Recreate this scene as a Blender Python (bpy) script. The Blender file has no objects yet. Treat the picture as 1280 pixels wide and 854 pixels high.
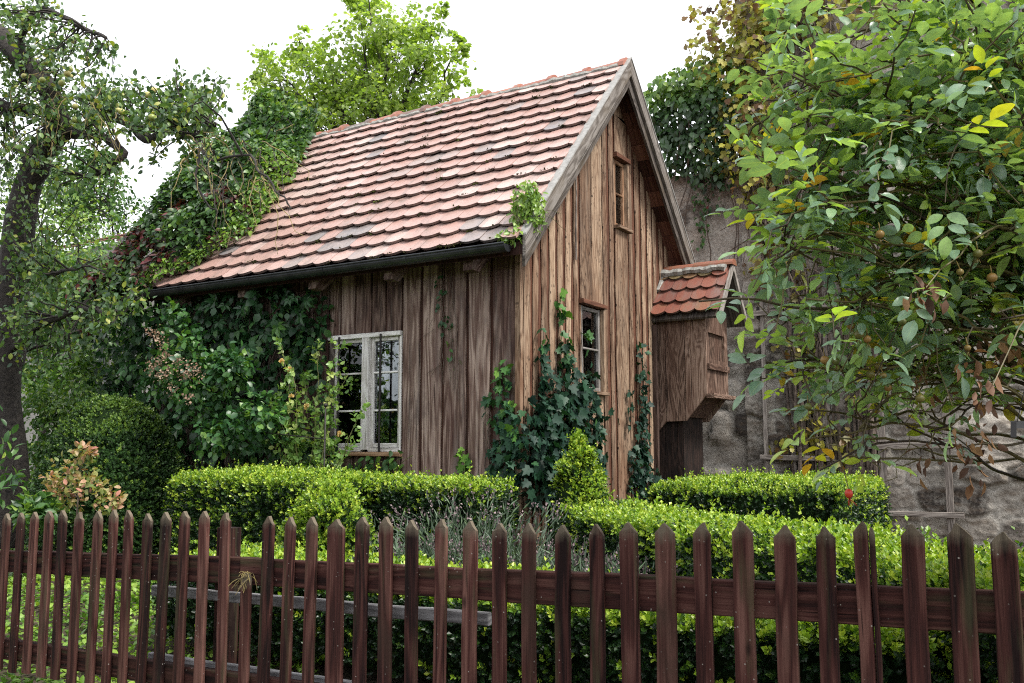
import bpy, math, random
import numpy as np

# ------------------------------------------------------------------ basics
random.seed(7)
sc = bpy.context.scene
COL = sc.collection
V = lambda *a: np.array(a, dtype=float)
rad = math.radians
CAM = V(4.133, -6.852, 1.15)
FPX = 1148.0
PITCH = math.atan(130.0 / FPX)
YAW = rad(31.6)
_fw = V(-math.sin(YAW) * math.cos(PITCH), math.cos(YAW) * math.cos(PITCH), math.sin(PITCH))
_rt = V(math.cos(YAW), math.sin(YAW), 0)
_up = np.cross(_rt, _fw)

def ray(px, py):
    return _fw * FPX + _rt * (px - 640) + _up * (427 - py)
def at(px, py, y):                       # survey point on the plane y = const
    r = ray(px, py); return CAM + r * ((y - CAM[1]) / r[1])
def atd(px, py, d):                      # survey point at distance d along the view
    return CAM + ray(px, py) * (d / FPX)

def nrm(a):
    a = np.asarray(a, float)
    return a / np.maximum(np.linalg.norm(a, axis=-1, keepdims=True), 1e-9)

def vnoise(p, seed=0):
    p = np.asarray(p, float) + seed * 17.31
    i = np.floor(p); f = p - i; f = f * f * (3 - 2 * f)
    def h(ix, iy, iz):
        s = np.sin(ix * 127.1 + iy * 311.7 + iz * 74.7) * 43758.5453
        return s - np.floor(s)
    r = 0
    for dx in (0, 1):
        for dy in (0, 1):
            for dz in (0, 1):
                w = (f[..., 0] if dx else 1 - f[..., 0]) * (f[..., 1] if dy else 1 - f[..., 1]) * (f[..., 2] if dz else 1 - f[..., 2])
                r = r + w * h(i[..., 0] + dx, i[..., 1] + dy, i[..., 2] + dz)
    return r

# ------------------------------------------------------------------ materials
def new_mat(name):
    m = bpy.data.materials.new(name); m.use_nodes = True
    nt = m.node_tree; nt.nodes.clear()
    out = nt.nodes.new('ShaderNodeOutputMaterial')
    return m, nt, out

def N(nt, t, **kw):
    n = nt.nodes.new(t)
    for k, v in kw.items():
        if k in n.inputs.keys():
            n.inputs[k].default_value = v
        else:
            setattr(n, k, v)
    return n

def ramp(nt, fac, stops, interp='LINEAR'):
    r = nt.nodes.new('ShaderNodeValToRGB'); r.color_ramp.interpolation = interp
    e = r.color_ramp.elements
    while len(e) < len(stops): e.new(0.5)
    for k, (p, c) in enumerate(stops):
        e[k].position = p; e[k].color = (c[0], c[1], c[2], 1)
    nt.links.new(fac, r.inputs[0]); return r.outputs[0]

def mixc(nt, fac, a, b, mode='MIX'):
    n = nt.nodes.new('ShaderNodeMix'); n.data_type = 'RGBA'; n.blend_type = mode
    if isinstance(fac, (int, float)): n.inputs[0].default_value = fac
    else: nt.links.new(fac, n.inputs[0])
    for s, v in ((6, a), (7, b)):
        if isinstance(v, (tuple, list)): n.inputs[s].default_value = (v[0], v[1], v[2], 1)
        else: nt.links.new(v, n.inputs[s])
    return n.outputs[2]

def mathn(nt, op, a, b=0.0):
    n = nt.nodes.new('ShaderNodeMath'); n.operation = op
    for s, v in ((0, a), (1, b)):
        if isinstance(v, (int, float)): n.inputs[s].default_value = v
        else: nt.links.new(v, n.inputs[s])
    return n.outputs[0]

def noise(nt, vec, scale, detail=4, rough=0.55, dist=0.0):
    n = nt.nodes.new('ShaderNodeTexNoise')
    n.inputs['Scale'].default_value = scale; n.inputs['Detail'].default_value = detail
    n.inputs['Roughness'].default_value = rough; n.inputs['Distortion'].default_value = dist
    if vec is not None: nt.links.new(vec, n.inputs['Vector'])
    return n.outputs[0]

def mapping(nt, vec, scale):
    n = nt.nodes.new('ShaderNodeMapping'); n.inputs['Scale'].default_value = scale
    nt.links.new(vec, n.inputs['Vector']); return n.outputs[0]

def leaf_mat(name, stops, trans=0.35, rough=0.42, spec=0.5, tcol=(1.25, 1.35, 0.45), veins=False):
    m, nt, out = new_mat(name)
    a = N(nt, 'ShaderNodeAttribute', attribute_name='tint')
    c = ramp(nt, a.outputs['Fac'], stops)
    tc = nt.nodes.new('ShaderNodeTexCoord')
    nz = noise(nt, tc.outputs['Object'], 60, 2)
    c = mixc(nt, 0.35, c, ramp(nt, nz, [(0.3, (0.45, 0.45, 0.45)), (0.7, (1.25, 1.25, 1.25))]), 'MULTIPLY')
    if veins:
        lx = N(nt, 'ShaderNodeAttribute', attribute_name='lx').outputs['Fac']; ly = N(nt, 'ShaderNodeAttribute', attribute_name='ly').outputs['Fac']
        mr = ramp(nt, lx, [(0.008, (1, 1, 1)), (0.03, (0, 0, 0))])
        w_ = mathn(nt, 'SINE', mathn(nt, 'MULTIPLY', mathn(nt, 'SUBTRACT', ly, mathn(nt, 'MULTIPLY', lx, 0.9)), 48.0))
        sv = ramp(nt, w_, [(0.80, (0, 0, 0)), (1.0, (.45, .45, .45))])
        c = mixc(nt, mathn(nt, 'MAXIMUM', mathn(nt, 'MULTIPLY', mr, .6), sv), c, mixc(nt, .5, c, (0.36, 0.44, 0.20)))
    b = N(nt, 'ShaderNodeBsdfPrincipled', Roughness=rough)
    b.inputs['Specular IOR Level'].default_value = spec
    nt.links.new(c, b.inputs['Base Color'])
    t = N(nt, 'ShaderNodeBsdfTranslucent')
    nt.links.new(mixc(nt, 1.0, c, tcol, 'MULTIPLY'), t.inputs['Color'])
    mx = N(nt, 'ShaderNodeMixShader', Fac=trans)
    nt.links.new(b.outputs[0], mx.inputs[1]); nt.links.new(t.outputs[0], mx.inputs[2])
    nt.links.new(mx.outputs[0], out.inputs[0])
    return m

def wood_mat(name, dark, mid, light, red=None, knots=0.5, rough=0.8, rings=9.0, spec=0.25, stain=None, contrast=1.0, top_age=None, recess=None, flecks=0.0, streak=None, along=1.1, specks=0.0, fs=170):
    """weathered timber; 'gr' carries plank coordinates (along, across, thick)"""
    m, nt, out = new_mat(name)
    a = N(nt, 'ShaderNodeAttribute', attribute_name='gr')
    t = N(nt, 'ShaderNodeAttribute', attribute_name='tint')
    g = a.outputs['Vector']
    lo = noise(nt, mapping(nt, g, (along, 7, 7)), 1.0, 3, 0.5, 0.6 if along > 1 else 0.2)      # slow cathedral field
    r = mathn(nt, 'MULTIPLY', lo, rings * 6.28)
    r = mathn(nt, 'SINE', r); r = mathn(nt, 'MULTIPLY', r, 0.5); r = mathn(nt, 'ADD', r, 0.5)
    fine = noise(nt, mapping(nt, g, (4, fs, fs)), 1.0, 5, 0.65)
    med = noise(nt, mapping(nt, g, (1.6, 28, 28)), 1.0, 4, 0.6)
    f = mathn(nt, 'ADD', mathn(nt, 'MULTIPLY', r, 0.22 * contrast), mathn(nt, 'MULTIPLY', fine, 0.5))
    f = mathn(nt, 'ADD', f, mathn(nt, 'MULTIPLY', med, 0.42))
    f = mathn(nt, 'ADD', f, mathn(nt, 'MULTIPLY', mathn(nt, 'SUBTRACT', t.outputs['Fac'], 0.5), 0.42))
    c = ramp(nt, f, [(0.37, dark), (0.58, mid), (0.82, light)])
    c = mixc(nt, 1.0, c, ramp(nt, t.outputs['Fac'], [(0.3, (.80, .77, .76)), (1.0, (1.22, 1.2, 1.18))]), 'MULTIPLY')
    big = noise(nt, mapping(nt, g, (1.3, 5, 5)), 1.0, 4, 0.6)
    if red: c = mixc(nt, ramp(nt, big, [(0.45, (0, 0, 0)), (0.7, (0.75, 0.75, 0.75))]), c, mixc(nt, 0.75, c, red, 'MIX'))
    if stain: c = mixc(nt, ramp(nt, noise(nt, mapping(nt, g, (2.2, 3.5, 3.5)), 1.0, 5, 0.65), [(0.52, (0, 0, 0)), (0.75, (0.8, 0.8, 0.8))]), c, stain)
    if streak: c = mixc(nt, ramp(nt, noise(nt, mapping(nt, g, (0.9, 16, 16)), 1.0, 5, 0.6), [(0.52, (0, 0, 0)), (0.74, (0.6, 0.6, 0.6))]), c, streak)
    if recess: c = mixc(nt, ramp(nt, t.outputs['Fac'], [(0.22, (.85, .85, .85)), (0.34, (0, 0, 0))]), c, mixc(nt, f, recess[0], recess[1]))
    if flecks:
        fv = nt.nodes.new('ShaderNodeTexVoronoi'); fv.inputs['Scale'].default_value = 1.0; fv.inputs['Randomness'].default_value = 1.0
        nt.links.new(mapping(nt, g, (17, 42, 1)), fv.inputs['Vector'])
        fm = mathn(nt, 'MULTIPLY', ramp(nt, fv.outputs['Distance'], [(0.20, (1, 1, 1)), (0.30, (0, 0, 0))]), ramp(nt, noise(nt, mapping(nt, g, (3, 9, 9)), 1.0, 3), [(0.44, (0, 0, 0)), (0.58, (1, 1, 1))]))
        c = mixc(nt, mathn(nt, 'MULTIPLY', fm, flecks), c, (dark[0] * 0.35, dark[1] * 0.35, dark[2] * 0.35))
    if specks:
        sv = nt.nodes.new('ShaderNodeTexVoronoi'); sv.inputs['Scale'].default_value = 1.0
        nt.links.new(mapping(nt, g, (38, 38, 38)), sv.inputs['Vector'])
        sm = mathn(nt, 'MULTIPLY', ramp(nt, sv.outputs['Distance'], [(0.07, (1, 1, 1)), (0.12, (0, 0, 0))]), ramp(nt, noise(nt, mapping(nt, g, (4, 14, 14)), 1.0, 3), [(0.48, (0, 0, 0)), (0.56, (1, 1, 1))]))
        c = mixc(nt, mathn(nt, 'MULTIPLY', sm, specks), c, (0.30, 0.28, 0.25))
        gm = ramp(nt, noise(nt, mapping(nt, g, (2.0, 20, 60)), 1.0, 4), [(0.56, (0, 0, 0)), (0.70, (0.6, 0.6, 0.6))])
        c = mixc(nt, gm, c, (0.045, 0.045, 0.022))
    # knots
    v = nt.nodes.new('ShaderNodeTexVoronoi'); v.inputs['Scale'].default_value = 1.0
    nt.links.new(mapping(nt, g, (2.6, 6.0, 1.0)), v.inputs['Vector'])
    kn = ramp(nt, v.outputs['Distance'], [(0.03, (1, 1, 1)), (0.085, (0, 0, 0))])
    c = mixc(nt, mathn(nt, 'MULTIPLY', kn, knots), c, (dark[0] * 0.5, dark[1] * 0.45, dark[2] * 0.4))
    # cracks
    ck = noise(nt, mapping(nt, g, (2.0, 60, 60)), 1.0, 2, 0.4)
    ckm = ramp(nt, ck, [(0.27, (1, 1, 1)), (0.33, (0, 0, 0))])
    c = mixc(nt, mathn(nt, 'MULTIPLY', ckm, 0.8), c, (dark[0] * 0.35, dark[1] * 0.35, dark[2] * 0.35))
    if top_age:                          # mossy, bleached weathering in the last centimetres of a post end
        ag = N(nt, 'ShaderNodeAttribute', attribute_name='age')
        an = mathn(nt, 'MULTIPLY', ag.outputs['Fac'], mathn(nt, 'MULTIPLY', med, 1.9))
        c = mixc(nt, ramp(nt, an, [(0.35, (0, 0, 0)), (0.9, (0.9, 0.9, 0.9))]), c, top_age)
    b = N(nt, 'ShaderNodeBsdfPrincipled', Roughness=rough)
    b.inputs['Specular IOR Level'].default_value = spec
    nt.links.new(c, b.inputs['Base Color'])
    hgt = mathn(nt, 'SUBTRACT', f, mathn(nt, 'MULTIPLY', ckm, 0.9))
    bp = N(nt, 'ShaderNodeBump', Strength=0.55, Distance=0.006)
    nt.links.new(hgt, bp.inputs['Height']); nt.links.new(bp.outputs[0], b.inputs['Normal'])
    nt.links.new(b.outputs[0], out.inputs[0])
    return m

def simple_mat(name, c1, c2, scale=12, rough=0.6, metal=0.0, spec=0.4, bump=0.2, use_tint=False, bdist=0.01):
    m, nt, out = new_mat(name)
    tc = nt.nodes.new('ShaderNodeTexCoord')
    nz = noise(nt, tc.outputs['Object'], scale, 5, 0.6)
    if use_tint:
        a = N(nt, 'ShaderNodeAttribute', attribute_name='tint')
        nz = mathn(nt, 'ADD', mathn(nt, 'MULTIPLY', nz, 0.6), mathn(nt, 'MULTIPLY', a.outputs['Fac'], 0.45))
    c = ramp(nt, nz, [(0.3, c1), (0.7, c2)])
    b = N(nt, 'ShaderNodeBsdfPrincipled', Roughness=rough, Metallic=metal)
    b.inputs['Specular IOR Level'].default_value = spec
    nt.links.new(c, b.inputs['Base Color'])
    if bump:
        bp = N(nt, 'ShaderNodeBump', Strength=bump, Distance=bdist)
        nt.links.new(noise(nt, tc.outputs['Object'], scale * 3, 4, 0.6), bp.inputs['Height'])
        nt.links.new(bp.outputs[0], b.inputs['Normal'])
    nt.links.new(b.outputs[0], out.inputs[0])
    return m

def tile_mat(name, stops, moss=(0.09, 0.085, 0.05), mossamt=0.5, rough=0.55):
    m, nt, out = new_mat(name)
    a = N(nt, 'ShaderNodeAttribute', attribute_name='tint')
    tc = nt.nodes.new('ShaderNodeTexCoord')
    n1 = noise(nt, tc.outputs['Object'], 9, 5, 0.65)
    n2 = noise(nt, tc.outputs['Object'], 55, 4, 0.7)
    f = mathn(nt, 'ADD', a.outputs['Fac'], mathn(nt, 'MULTIPLY', mathn(nt, 'SUBTRACT', n1, 0.5), 0.35))
    c = ramp(nt, f, stops)
    c = mixc(nt, 0.5, c, ramp(nt, n2, [(0.3, (0.6, 0.6, 0.6)), (0.7, (1.3, 1.3, 1.3))]), 'MULTIPLY')
    mo = mathn(nt, 'MULTIPLY', n1, mathn(nt, 'ADD', n2, 0.25))
    c = mixc(nt, ramp(nt, mo, [(0.44, (0, 0, 0)), (0.60, (mossamt,) * 3)]), c, moss)
    dn = noise(nt, mapping(nt, tc.outputs['Object'], (5, 1.0, 1.0)), 1.6, 6, 0.7)         # rain streaks down the slope
    c = mixc(nt, ramp(nt, dn, [(0.48, (0, 0, 0)), (0.68, (0.55, 0.55, 0.55))]), c, (0.15, 0.125, 0.11))
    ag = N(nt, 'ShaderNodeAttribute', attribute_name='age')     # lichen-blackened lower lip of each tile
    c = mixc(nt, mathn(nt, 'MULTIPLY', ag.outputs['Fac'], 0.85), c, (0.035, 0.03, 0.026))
    b = N(nt, 'ShaderNodeBsdfPrincipled', Roughness=rough)
    b.inputs['Specular IOR Level'].default_value = 0.5
    nt.links.new(c, b.inputs['Base Color'])
    bp = N(nt, 'ShaderNodeBump', Strength=0.35, Distance=0.004)
    nt.links.new(n2, bp.inputs['Height']); nt.links.new(bp.outputs[0], b.inputs['Normal'])
    nt.links.new(b.outputs[0], out.inputs[0])
    return m

# ------------------------------------------------------------------ mesh building
class MB:
    def __init__(s): s.v = []; s.f = []; s.t = []; s.g = []; s.a = []
    def add(s, vs, fs, tint=0.5, gr=None, age=0.0):
        o = len(s.v); vs = [tuple(map(float, p)) for p in vs]
        s.v += vs; s.f += [tuple(i + o for i in f) for f in fs]
        s.t += [tint] * len(vs) if np.isscalar(tint) else list(map(float, tint))
        s.a += [age] * len(vs) if np.isscalar(age) else list(map(float, age))
        s.g += [tuple(map(float, p)) for p in (gr if gr is not None else vs)]
        return o

def link_mesh(name, me, mat, parent):
    o = bpy.data.objects.new(name, me); COL.objects.link(o)
    if mat: me.materials.append(mat)
    if parent is not None: o.parent = parent
    return o

def origin_of(o):
    p = V(0, 0, 0)
    while o is not None:
        p = p + V(*o.location); o = o.parent
    return p

def build(name, mb, mat, parent=None, smooth=False, loc=None):
    me = bpy.data.meshes.new(name)
    off = origin_of(parent) if parent is not None else (V(*loc) if loc is not None else V(0, 0, 0))
    vs = np.array(mb.v) - off
    me.from_pydata([tuple(p) for p in vs], [], mb.f)
    for nm, data in (('tint', mb.t), ('age', mb.a)):
        at_ = me.attributes.new(nm, 'FLOAT', 'POINT'); at_.data.foreach_set('value', np.array(data, np.float32))
    at_ = me.attributes.new('gr', 'FLOAT_VECTOR', 'POINT'); at_.data.foreach_set('vector', np.array(mb.g, np.float32).ravel())
    if smooth: me.polygons.foreach_set('use_smooth', [True] * len(me.polygons))
    me.update()
    import bmesh
    bm = bmesh.new(); bm.from_mesh(me); bmesh.ops.recalc_face_normals(bm, faces=bm.faces); bm.to_mesh(me); bm.free()
    o = link_mesh(name, me, mat, parent)
    if parent is None and loc is not None: o.location = loc
    return o

def thing(name, label, cat, loc, group=None):
    o = bpy.data.objects.new(name, None); COL.objects.link(o); o.location = loc
    o.empty_display_size = 0.1
    o['label'] = label; o['category'] = cat
    if group: o['group'] = group
    return o
def tag(o, label=None, cat=None, group=None, kind=None):
    for k, v in (('label', label), ('category', cat), ('group', group), ('kind', kind)):
        if v: o[k] = v
    return o

def box(mb, a, b, tint=0.5, grain=0):
    (x0, y0, z0), (x1, y1, z1) = a, b
    vs = [(x0, y0, z0), (x1, y0, z0), (x1, y1, z0), (x0, y1, z0), (x0, y0, z1), (x1, y0, z1), (x1, y1, z1), (x0, y1, z1)]
    off = random.uniform(0, 90)
    perm = {0: (0, 1, 2), 1: (1, 0, 2), 2: (2, 0, 1)}[grain]
    gr = [(v[perm[0]] + off, v[perm[1]] + off, v[perm[2]]) for v in vs]
    mb.add(vs, [(0, 3, 2, 1), (4, 5, 6, 7), (0, 1, 5, 4), (1, 2, 6, 5), (2, 3, 7, 6), (3, 0, 4, 7)], tint, gr)

def plank(mb, o, e1, e2, e3, L, W, T, nseg=1, waney=0.0, ch=0.004, tint=None, top=None, bow=0.0, taper=None):
    """board from o (centre of its start face) along e1; W along e2, T along e3; top(p)->z trims the far end"""
    o, e1, e2, e3 = map(lambda a: np.array(a, float), (o, e1, e2, e3))
    if tint is None: tint = random.random()
    off = V(random.uniform(0, 90), random.uniform(0, 90), random.uniform(0, 20))
    ph = random.uniform(0, 100)
    vs = []; gr = []
    for k in range(nseg + 1):
        u = k / nseg * L
        wl = W / 2; wr = W / 2
        if waney:
            q = np.array([[u * 2.3 + ph, 0.3, 0.1], [u * 2.3 + ph + 40, 0.3, 0.1], [u * 9 + ph, 5, 0], [u * 9 + ph + 40, 5, 0]])
            nn = vnoise(q) - 0.5
            wl += waney * (nn[0] * 1.6 + nn[2] * 0.6); wr += waney * (nn[1] * 1.6 + nn[3] * 0.6)
        b = bow * math.sin(math.pi * k / max(nseg, 1))
        sec = [(-wl, -T/2 + ch), (-wl + ch, -T/2), (wr - ch, -T/2), (wr, -T/2 + ch), (wr, T/2 - ch), (wr - ch, T/2), (-wl + ch, T/2), (-wl, T/2 - ch)]
        for (a, c) in sec:
            p = o + e1 * u + e2 * a + e3 * (c + b)
            if k == nseg and top is not None: p = p.copy(); p[2] = top(p)
            vs.append(p); gr.append((u + off[0], a + off[1], c + off[2]))
    fs = []
    for k in range(nseg):
        for j in range(8):
            j2 = (j + 1) % 8
            fs.append((k*8 + j, k*8 + j2, k*8 + 8 + j2, k*8 + 8 + j))
    fs.append(tuple(range(7, -1, -1))); fs.append(tuple(range(nseg*8, nseg*8 + 8)))
    mb.add(vs, fs, tint, gr)

def prism(mb, poly, axis, a, b, tint=0.5, grdir=None):
    """polygon in the two other axes, extruded from a to b along axis"""
    n = len(poly); vs = []
    idx = {0: (1, 2), 1: (0, 2), 2: (0, 1)}[axis]
    for d in (a, b):
        for (p, q) in poly:
            v = [0, 0, 0]; v[axis] = d; v[idx[0]] = p; v[idx[1]] = q; vs.append(v)
    fs = [tuple(range(n)), tuple(range(2*n - 1, n - 1, -1))] + [(i, (i+1) % n, n + (i+1) % n, n + i) for i in range(n)]
    gr = None
    if grdir is not None:
        e = nrm(np.array(grdir, float)); w = nrm(np.cross(e, np.eye(3)[axis])); off = random.uniform(0, 50)
        gr = [(np.dot(v, e) + off, np.dot(v, w) + off, v[axis]) for v in vs]
    mb.add(vs, fs, tint, gr)

def tube(mb, pts, radii, sides=6, tint=0.5, cap=True):
    pts = np.array(pts, float); n = len(pts)
    if np.isscalar(radii): radii = [radii] * n
    d = np.zeros_like(pts); d[1:-1] = pts[2:] - pts[:-2]; d[0] = pts[1] - pts[0]; d[-1] = pts[-1] - pts[-2]
    d = nrm(d)
    a = V(0, 0, 1) if abs(d[0][2]) < 0.9 else V(1, 0, 0)
    x = nrm(np.cross(d[0], a)); vs = []; gr = []; L = 0
    ang = np.arange(sides) * 2 * math.pi / sides
    off = random.uniform(0, 60)
    for k in range(n):
        x = nrm(x - d[k] * np.dot(x, d[k])); y = np.cross(d[k], x)
        if k: L += np.linalg.norm(pts[k] - pts[k-1])
        for q in ang:
            vs.append(pts[k] + radii[k] * (math.cos(q) * x + math.sin(q) * y))
            gr.append((L + off, radii[k] * math.cos(q) + off, radii[k] * math.sin(q)))
    fs = []
    for k in range(n - 1):
        for j in range(sides):
            j2 = (j + 1) % sides
            fs.append((k*sides + j, k*sides + j2, (k+1)*sides + j2, (k+1)*sides + j))
    if cap:
        fs.append(tuple(range(sides - 1, -1, -1))); fs.append(tuple(range((n-1)*sides, n*sides)))
    mb.add(vs, fs, tint, gr)

def bez(a, b, c, n=8, d=None):
    t = np.linspace(0, 1, n)[:, None]
    a, b, c = map(lambda q: np.array(q, float), (a, b, c))
    if d is None: return (1-t)**2*a + 2*(1-t)*t*b + t*t*c
    d = np.array(d, float)
    return (1-t)**3*a + 3*(1-t)**2*t*b + 3*(1-t)*t*t*c + t**3*d

def wiggle(pts, amp, seed=0, f=3.0):
    pts = np.array(pts, float); q = np.linspace(0, 1, len(pts))[:, None] * V(1, 1, 1) * f
    o = np.stack([vnoise(q + V(seed, 0, 0), 1), vnoise(q + V(0, seed, 3), 2), vnoise(q + V(5, 0, seed), 3)], 1) - 0.5
    w = np.sin(np.linspace(0, math.pi * 0.5, len(pts)))[:, None]
    return pts + o * 2 * amp * w

def sphere(mb, c, r, seg=10, rings=7, squash=1.0, tint=0.5, dimple=0.0):
    vs = [(c[0], c[1], c[2] + r * squash * (1 - dimple))]
    for i in range(1, rings):
        a = math.pi * i / rings
        for j in range(seg):
            b = 2 * math.pi * j / seg
            vs.append((c[0] + r * math.sin(a) * math.cos(b), c[1] + r * math.sin(a) * math.sin(b), c[2] + r * squash * math.cos(a)))
    vs.append((c[0], c[1], c[2] - r * squash * (1 - dimple)))
    fs = [(0, 1 + j, 1 + (j+1) % seg) for j in range(seg)]
    for i in range(rings - 2):
        for j in range(seg):
            j2 = (j + 1) % seg
            fs.append((1 + i*seg + j, 1 + (i+1)*seg + j, 1 + (i+1)*seg + j2, 1 + i*seg + j2))
    l = len(vs) - 1
    fs += [(l, 1 + (rings-2)*seg + (j+1) % seg, 1 + (rings-2)*seg + j) for j in range(seg)]
    mb.add(vs, fs, tint)

# ---- leaves
def _mirror(half):
    return half + [(-x, y, z) for (x, y, z) in reversed(half) if abs(x) > 1e-6]
def _fan(outline, c):
    n = len(outline)
    return [c] + outline, [(0, 1 + i, 1 + (i+1) % n) for i in range(n)]
def _palm():
    vs = []; fs = []
    for k, (ang, l) in enumerate(((-105, .6), (-52, .85), (0, 1.0), (52, .85), (105, .6))):
        a = rad(ang); d = V(math.sin(a), math.cos(a)); s = V(math.cos(a), -math.sin(a)); o = len(vs)
        for (x, y, z) in ((0, .06, 0), (-.2, .5, .05), (0, 1, -.1), (.2, .5, .05)):
            p = d * y * l * .85 + s * x * l; vs.append((p[0], p[1] + .2, z))
        fs += [(o, o+3, o+2), (o, o+2, o+1)]
    return vs, fs
def _ovate():
    ys = [0.0, .16, .36, .58, .80, .93]; ws = [0, .20, .30, .29, .18, .08]
    mid = [(0, y, .015 * math.sin(y * 3)) for y in ys] + [(0, 1.0, -.10)]
    vs = list(mid); k = len(mid); fs = []
    for s in (-1, 1):
        o = len(vs)
        for y, w in zip(ys[1:], ws[1:]): vs.append((s * w, y + .03, .02 + .30 * w - .10 * y * y))
        f = [(0, o, 1)] + [(i, o + i - 1, o + i, i + 1) for i in range(1, 5)] + [(5, o + 4, 6)]
        fs += [q if s == 1 else q[::-1] for q in f]
    return vs, fs
SHAPES = {
    'ovate': _ovate(),
    'dia': ([(0, 0, 0), (-.3, .5, .09), (0, 1, -.03), (.3, .5, .09)], [(0, 3, 2), (0, 2, 1)]),
    'narrow': ([(0, 0, 0), (-.16, .45, .05), (0, 1, -.08), (.16, .45, .05)], [(0, 3, 2), (0, 2, 1)]),
    'oval': ([(0, 0, 0), (0, .36, .02), (0, .72, .0), (0, 1, -.08), (-.27, .3, .09), (-.25, .66, .06), (.27, .3, .09), (.25, .66, .06)],
             [(0, 6, 1), (0, 1, 4), (1, 6, 7, 2), (1, 2, 5, 4), (2, 7, 3), (2, 3, 5)]),
    'ivy': _fan(_mirror([(0, 0, 0), (.2, -.1, .03), (.5, .1, .07), (.3, .33, .03), (.43, .62, .05), (.17, .62, .0), (0, 1, -.06)]), (0, .34, -.03)),
    'lobe': _fan(_mirror([(0, 0, 0), (.28, -.04, .05), (.52, .28, .05), (.36, .42, .03), (.42, .72, .04), (.17, .72, .0), (0, 1, -.08)]), (0, .38, -.03)),
    'palm': _palm(),
}

def leaves(name, P, T, Nn, S, tint, shape, mat, parent=None, width=1.0):
    tv, tf = SHAPES[shape]; tv = np.array(tv, float)
    P = np.asarray(P, float); n = len(P)
    off = origin_of(parent) if parent is not None else V(0, 0, 0)
    T = nrm(T); s = nrm(np.cross(T, Nn)); nn = np.cross(s, T)
    S = np.broadcast_to(np.asarray(S, float), (n,))
    vs = (P - off)[:, None, :] + S[:, None, None] * (tv[None, :, 0, None] * width * s[:, None, :] + tv[None, :, 1, None] * T[:, None, :] + tv[None, :, 2, None] * nn[:, None, :])
    nv = len(tv); me = bpy.data.meshes.new(name)
    sizes = np.array([len(f) for f in tf]); flat = np.concatenate([np.array(f) for f in tf])
    loops = (flat[None, :] + (np.arange(n) * nv)[:, None]).ravel()
    tot = np.tile(sizes, n); start = np.concatenate([[0], np.cumsum(tot)[:-1]])
    me.vertices.add(n * nv); me.vertices.foreach_set('co', vs.astype(np.float32).ravel())
    me.loops.add(len(loops)); me.loops.foreach_set('vertex_index', loops.astype(np.int32))
    me.polygons.add(len(tot)); me.polygons.foreach_set('loop_start', start.astype(np.int32))
    try: me.polygons.foreach_set('loop_total', tot.astype(np.int32))
    except Exception: pass
    a = me.attributes.new('tint', 'FLOAT', 'POINT')
    a.data.foreach_set('value', np.repeat(np.broadcast_to(np.asarray(tint, float), (n,)), nv).astype(np.float32))
    if shape == 'ovate':
        for nm, col in (('lx', np.abs(tv[:, 0])), ('ly', tv[:, 1])):
            q = me.attributes.new(nm, 'FLOAT', 'POINT'); q.data.foreach_set('value', np.tile(col, n).astype(np.float32))
    me.update(calc_edges=True)
    me.polygons.foreach_set('use_smooth', [shape in ('oval', 'ivy', 'lobe', 'ovate')] * len(tot))
    return link_mesh(name, me, mat, parent)

def rdir(rng, n):
    return nrm(rng.normal(size=(n, 3)))

# ------------------------------------------------------------------ palette
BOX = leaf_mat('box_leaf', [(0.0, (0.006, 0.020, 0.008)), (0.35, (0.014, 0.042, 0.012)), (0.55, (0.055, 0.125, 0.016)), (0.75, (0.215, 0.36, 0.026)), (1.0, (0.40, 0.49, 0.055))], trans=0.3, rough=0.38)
BOXB = leaf_mat('dark_box_leaf', [(0.0, (0.018, 0.044, 0.016)), (0.5, (0.05, 0.118, 0.028)), (0.8, (0.12, 0.22, 0.036)), (1.0, (0.20, 0.31, 0.045))], trans=0.22, rough=0.4)
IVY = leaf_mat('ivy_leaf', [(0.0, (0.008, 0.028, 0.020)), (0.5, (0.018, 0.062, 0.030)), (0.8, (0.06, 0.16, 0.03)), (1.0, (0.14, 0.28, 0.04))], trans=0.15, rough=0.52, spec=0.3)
VINE = leaf_mat('wall_vine_leaf', [(0.0, (0.011, 0.038, 0.016)), (0.5, (0.028, 0.09, 0.028)), (0.8, (0.068, 0.17, 0.034)), (1.0, (0.15, 0.27, 0.04))], trans=0.25, rough=0.4)
CREEP = leaf_mat('creeper_leaf', [(0.0, (0.15, 0.03, 0.035)), (0.10, (0.075, 0.03, 0.028)), (0.16, (0.025, 0.05, 0.022)), (0.5, (0.045, 0.11, 0.03)), (0.8, (0.10, 0.2, 0.035)), (1.0, (0.22, 0.34, 0.05))], trans=0.3, rough=0.4)
AUTUMN = leaf_mat('autumn_vine_leaf', [(0.0, (0.06, 0.035, 0.02)), (0.2, (0.16, 0.075, 0.025)), (0.42, (0.17, 0.16, 0.035)), (0.7, (0.42, 0.38, 0.05)), (1.0, (0.30, 0.40, 0.06))], trans=0.4, rough=0.5)
ROSE = leaf_mat('rose_leaf', [(0.0, (0.14, 0.25, 0.18)), (0.42, (0.23, 0.37, 0.26)), (0.62, (0.28, 0.46, 0.12)), (0.86, (0.40, 0.50, 0.06)), (1.0, (0.48, 0.28, 0.04))], trans=0.45, rough=0.30, spec=0.75, tcol=(1.35, 1.3, 0.35), veins=True)
ROSEB = leaf_mat('yellow_rose_leaf', [(0.0, (0.08, 0.17, 0.06)), (0.6, (0.20, 0.34, 0.08)), (1.0, (0.42, 0.48, 0.16))], trans=0.35, rough=0.4)
APPLE = leaf_mat('apple_leaf', [(0.0, (0.03, 0.07, 0.034)), (0.5, (0.085, 0.16, 0.06)), (0.85, (0.17, 0.26, 0.06)), (1.0, (0.32, 0.34, 0.07))], trans=0.3, rough=0.45)
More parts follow.
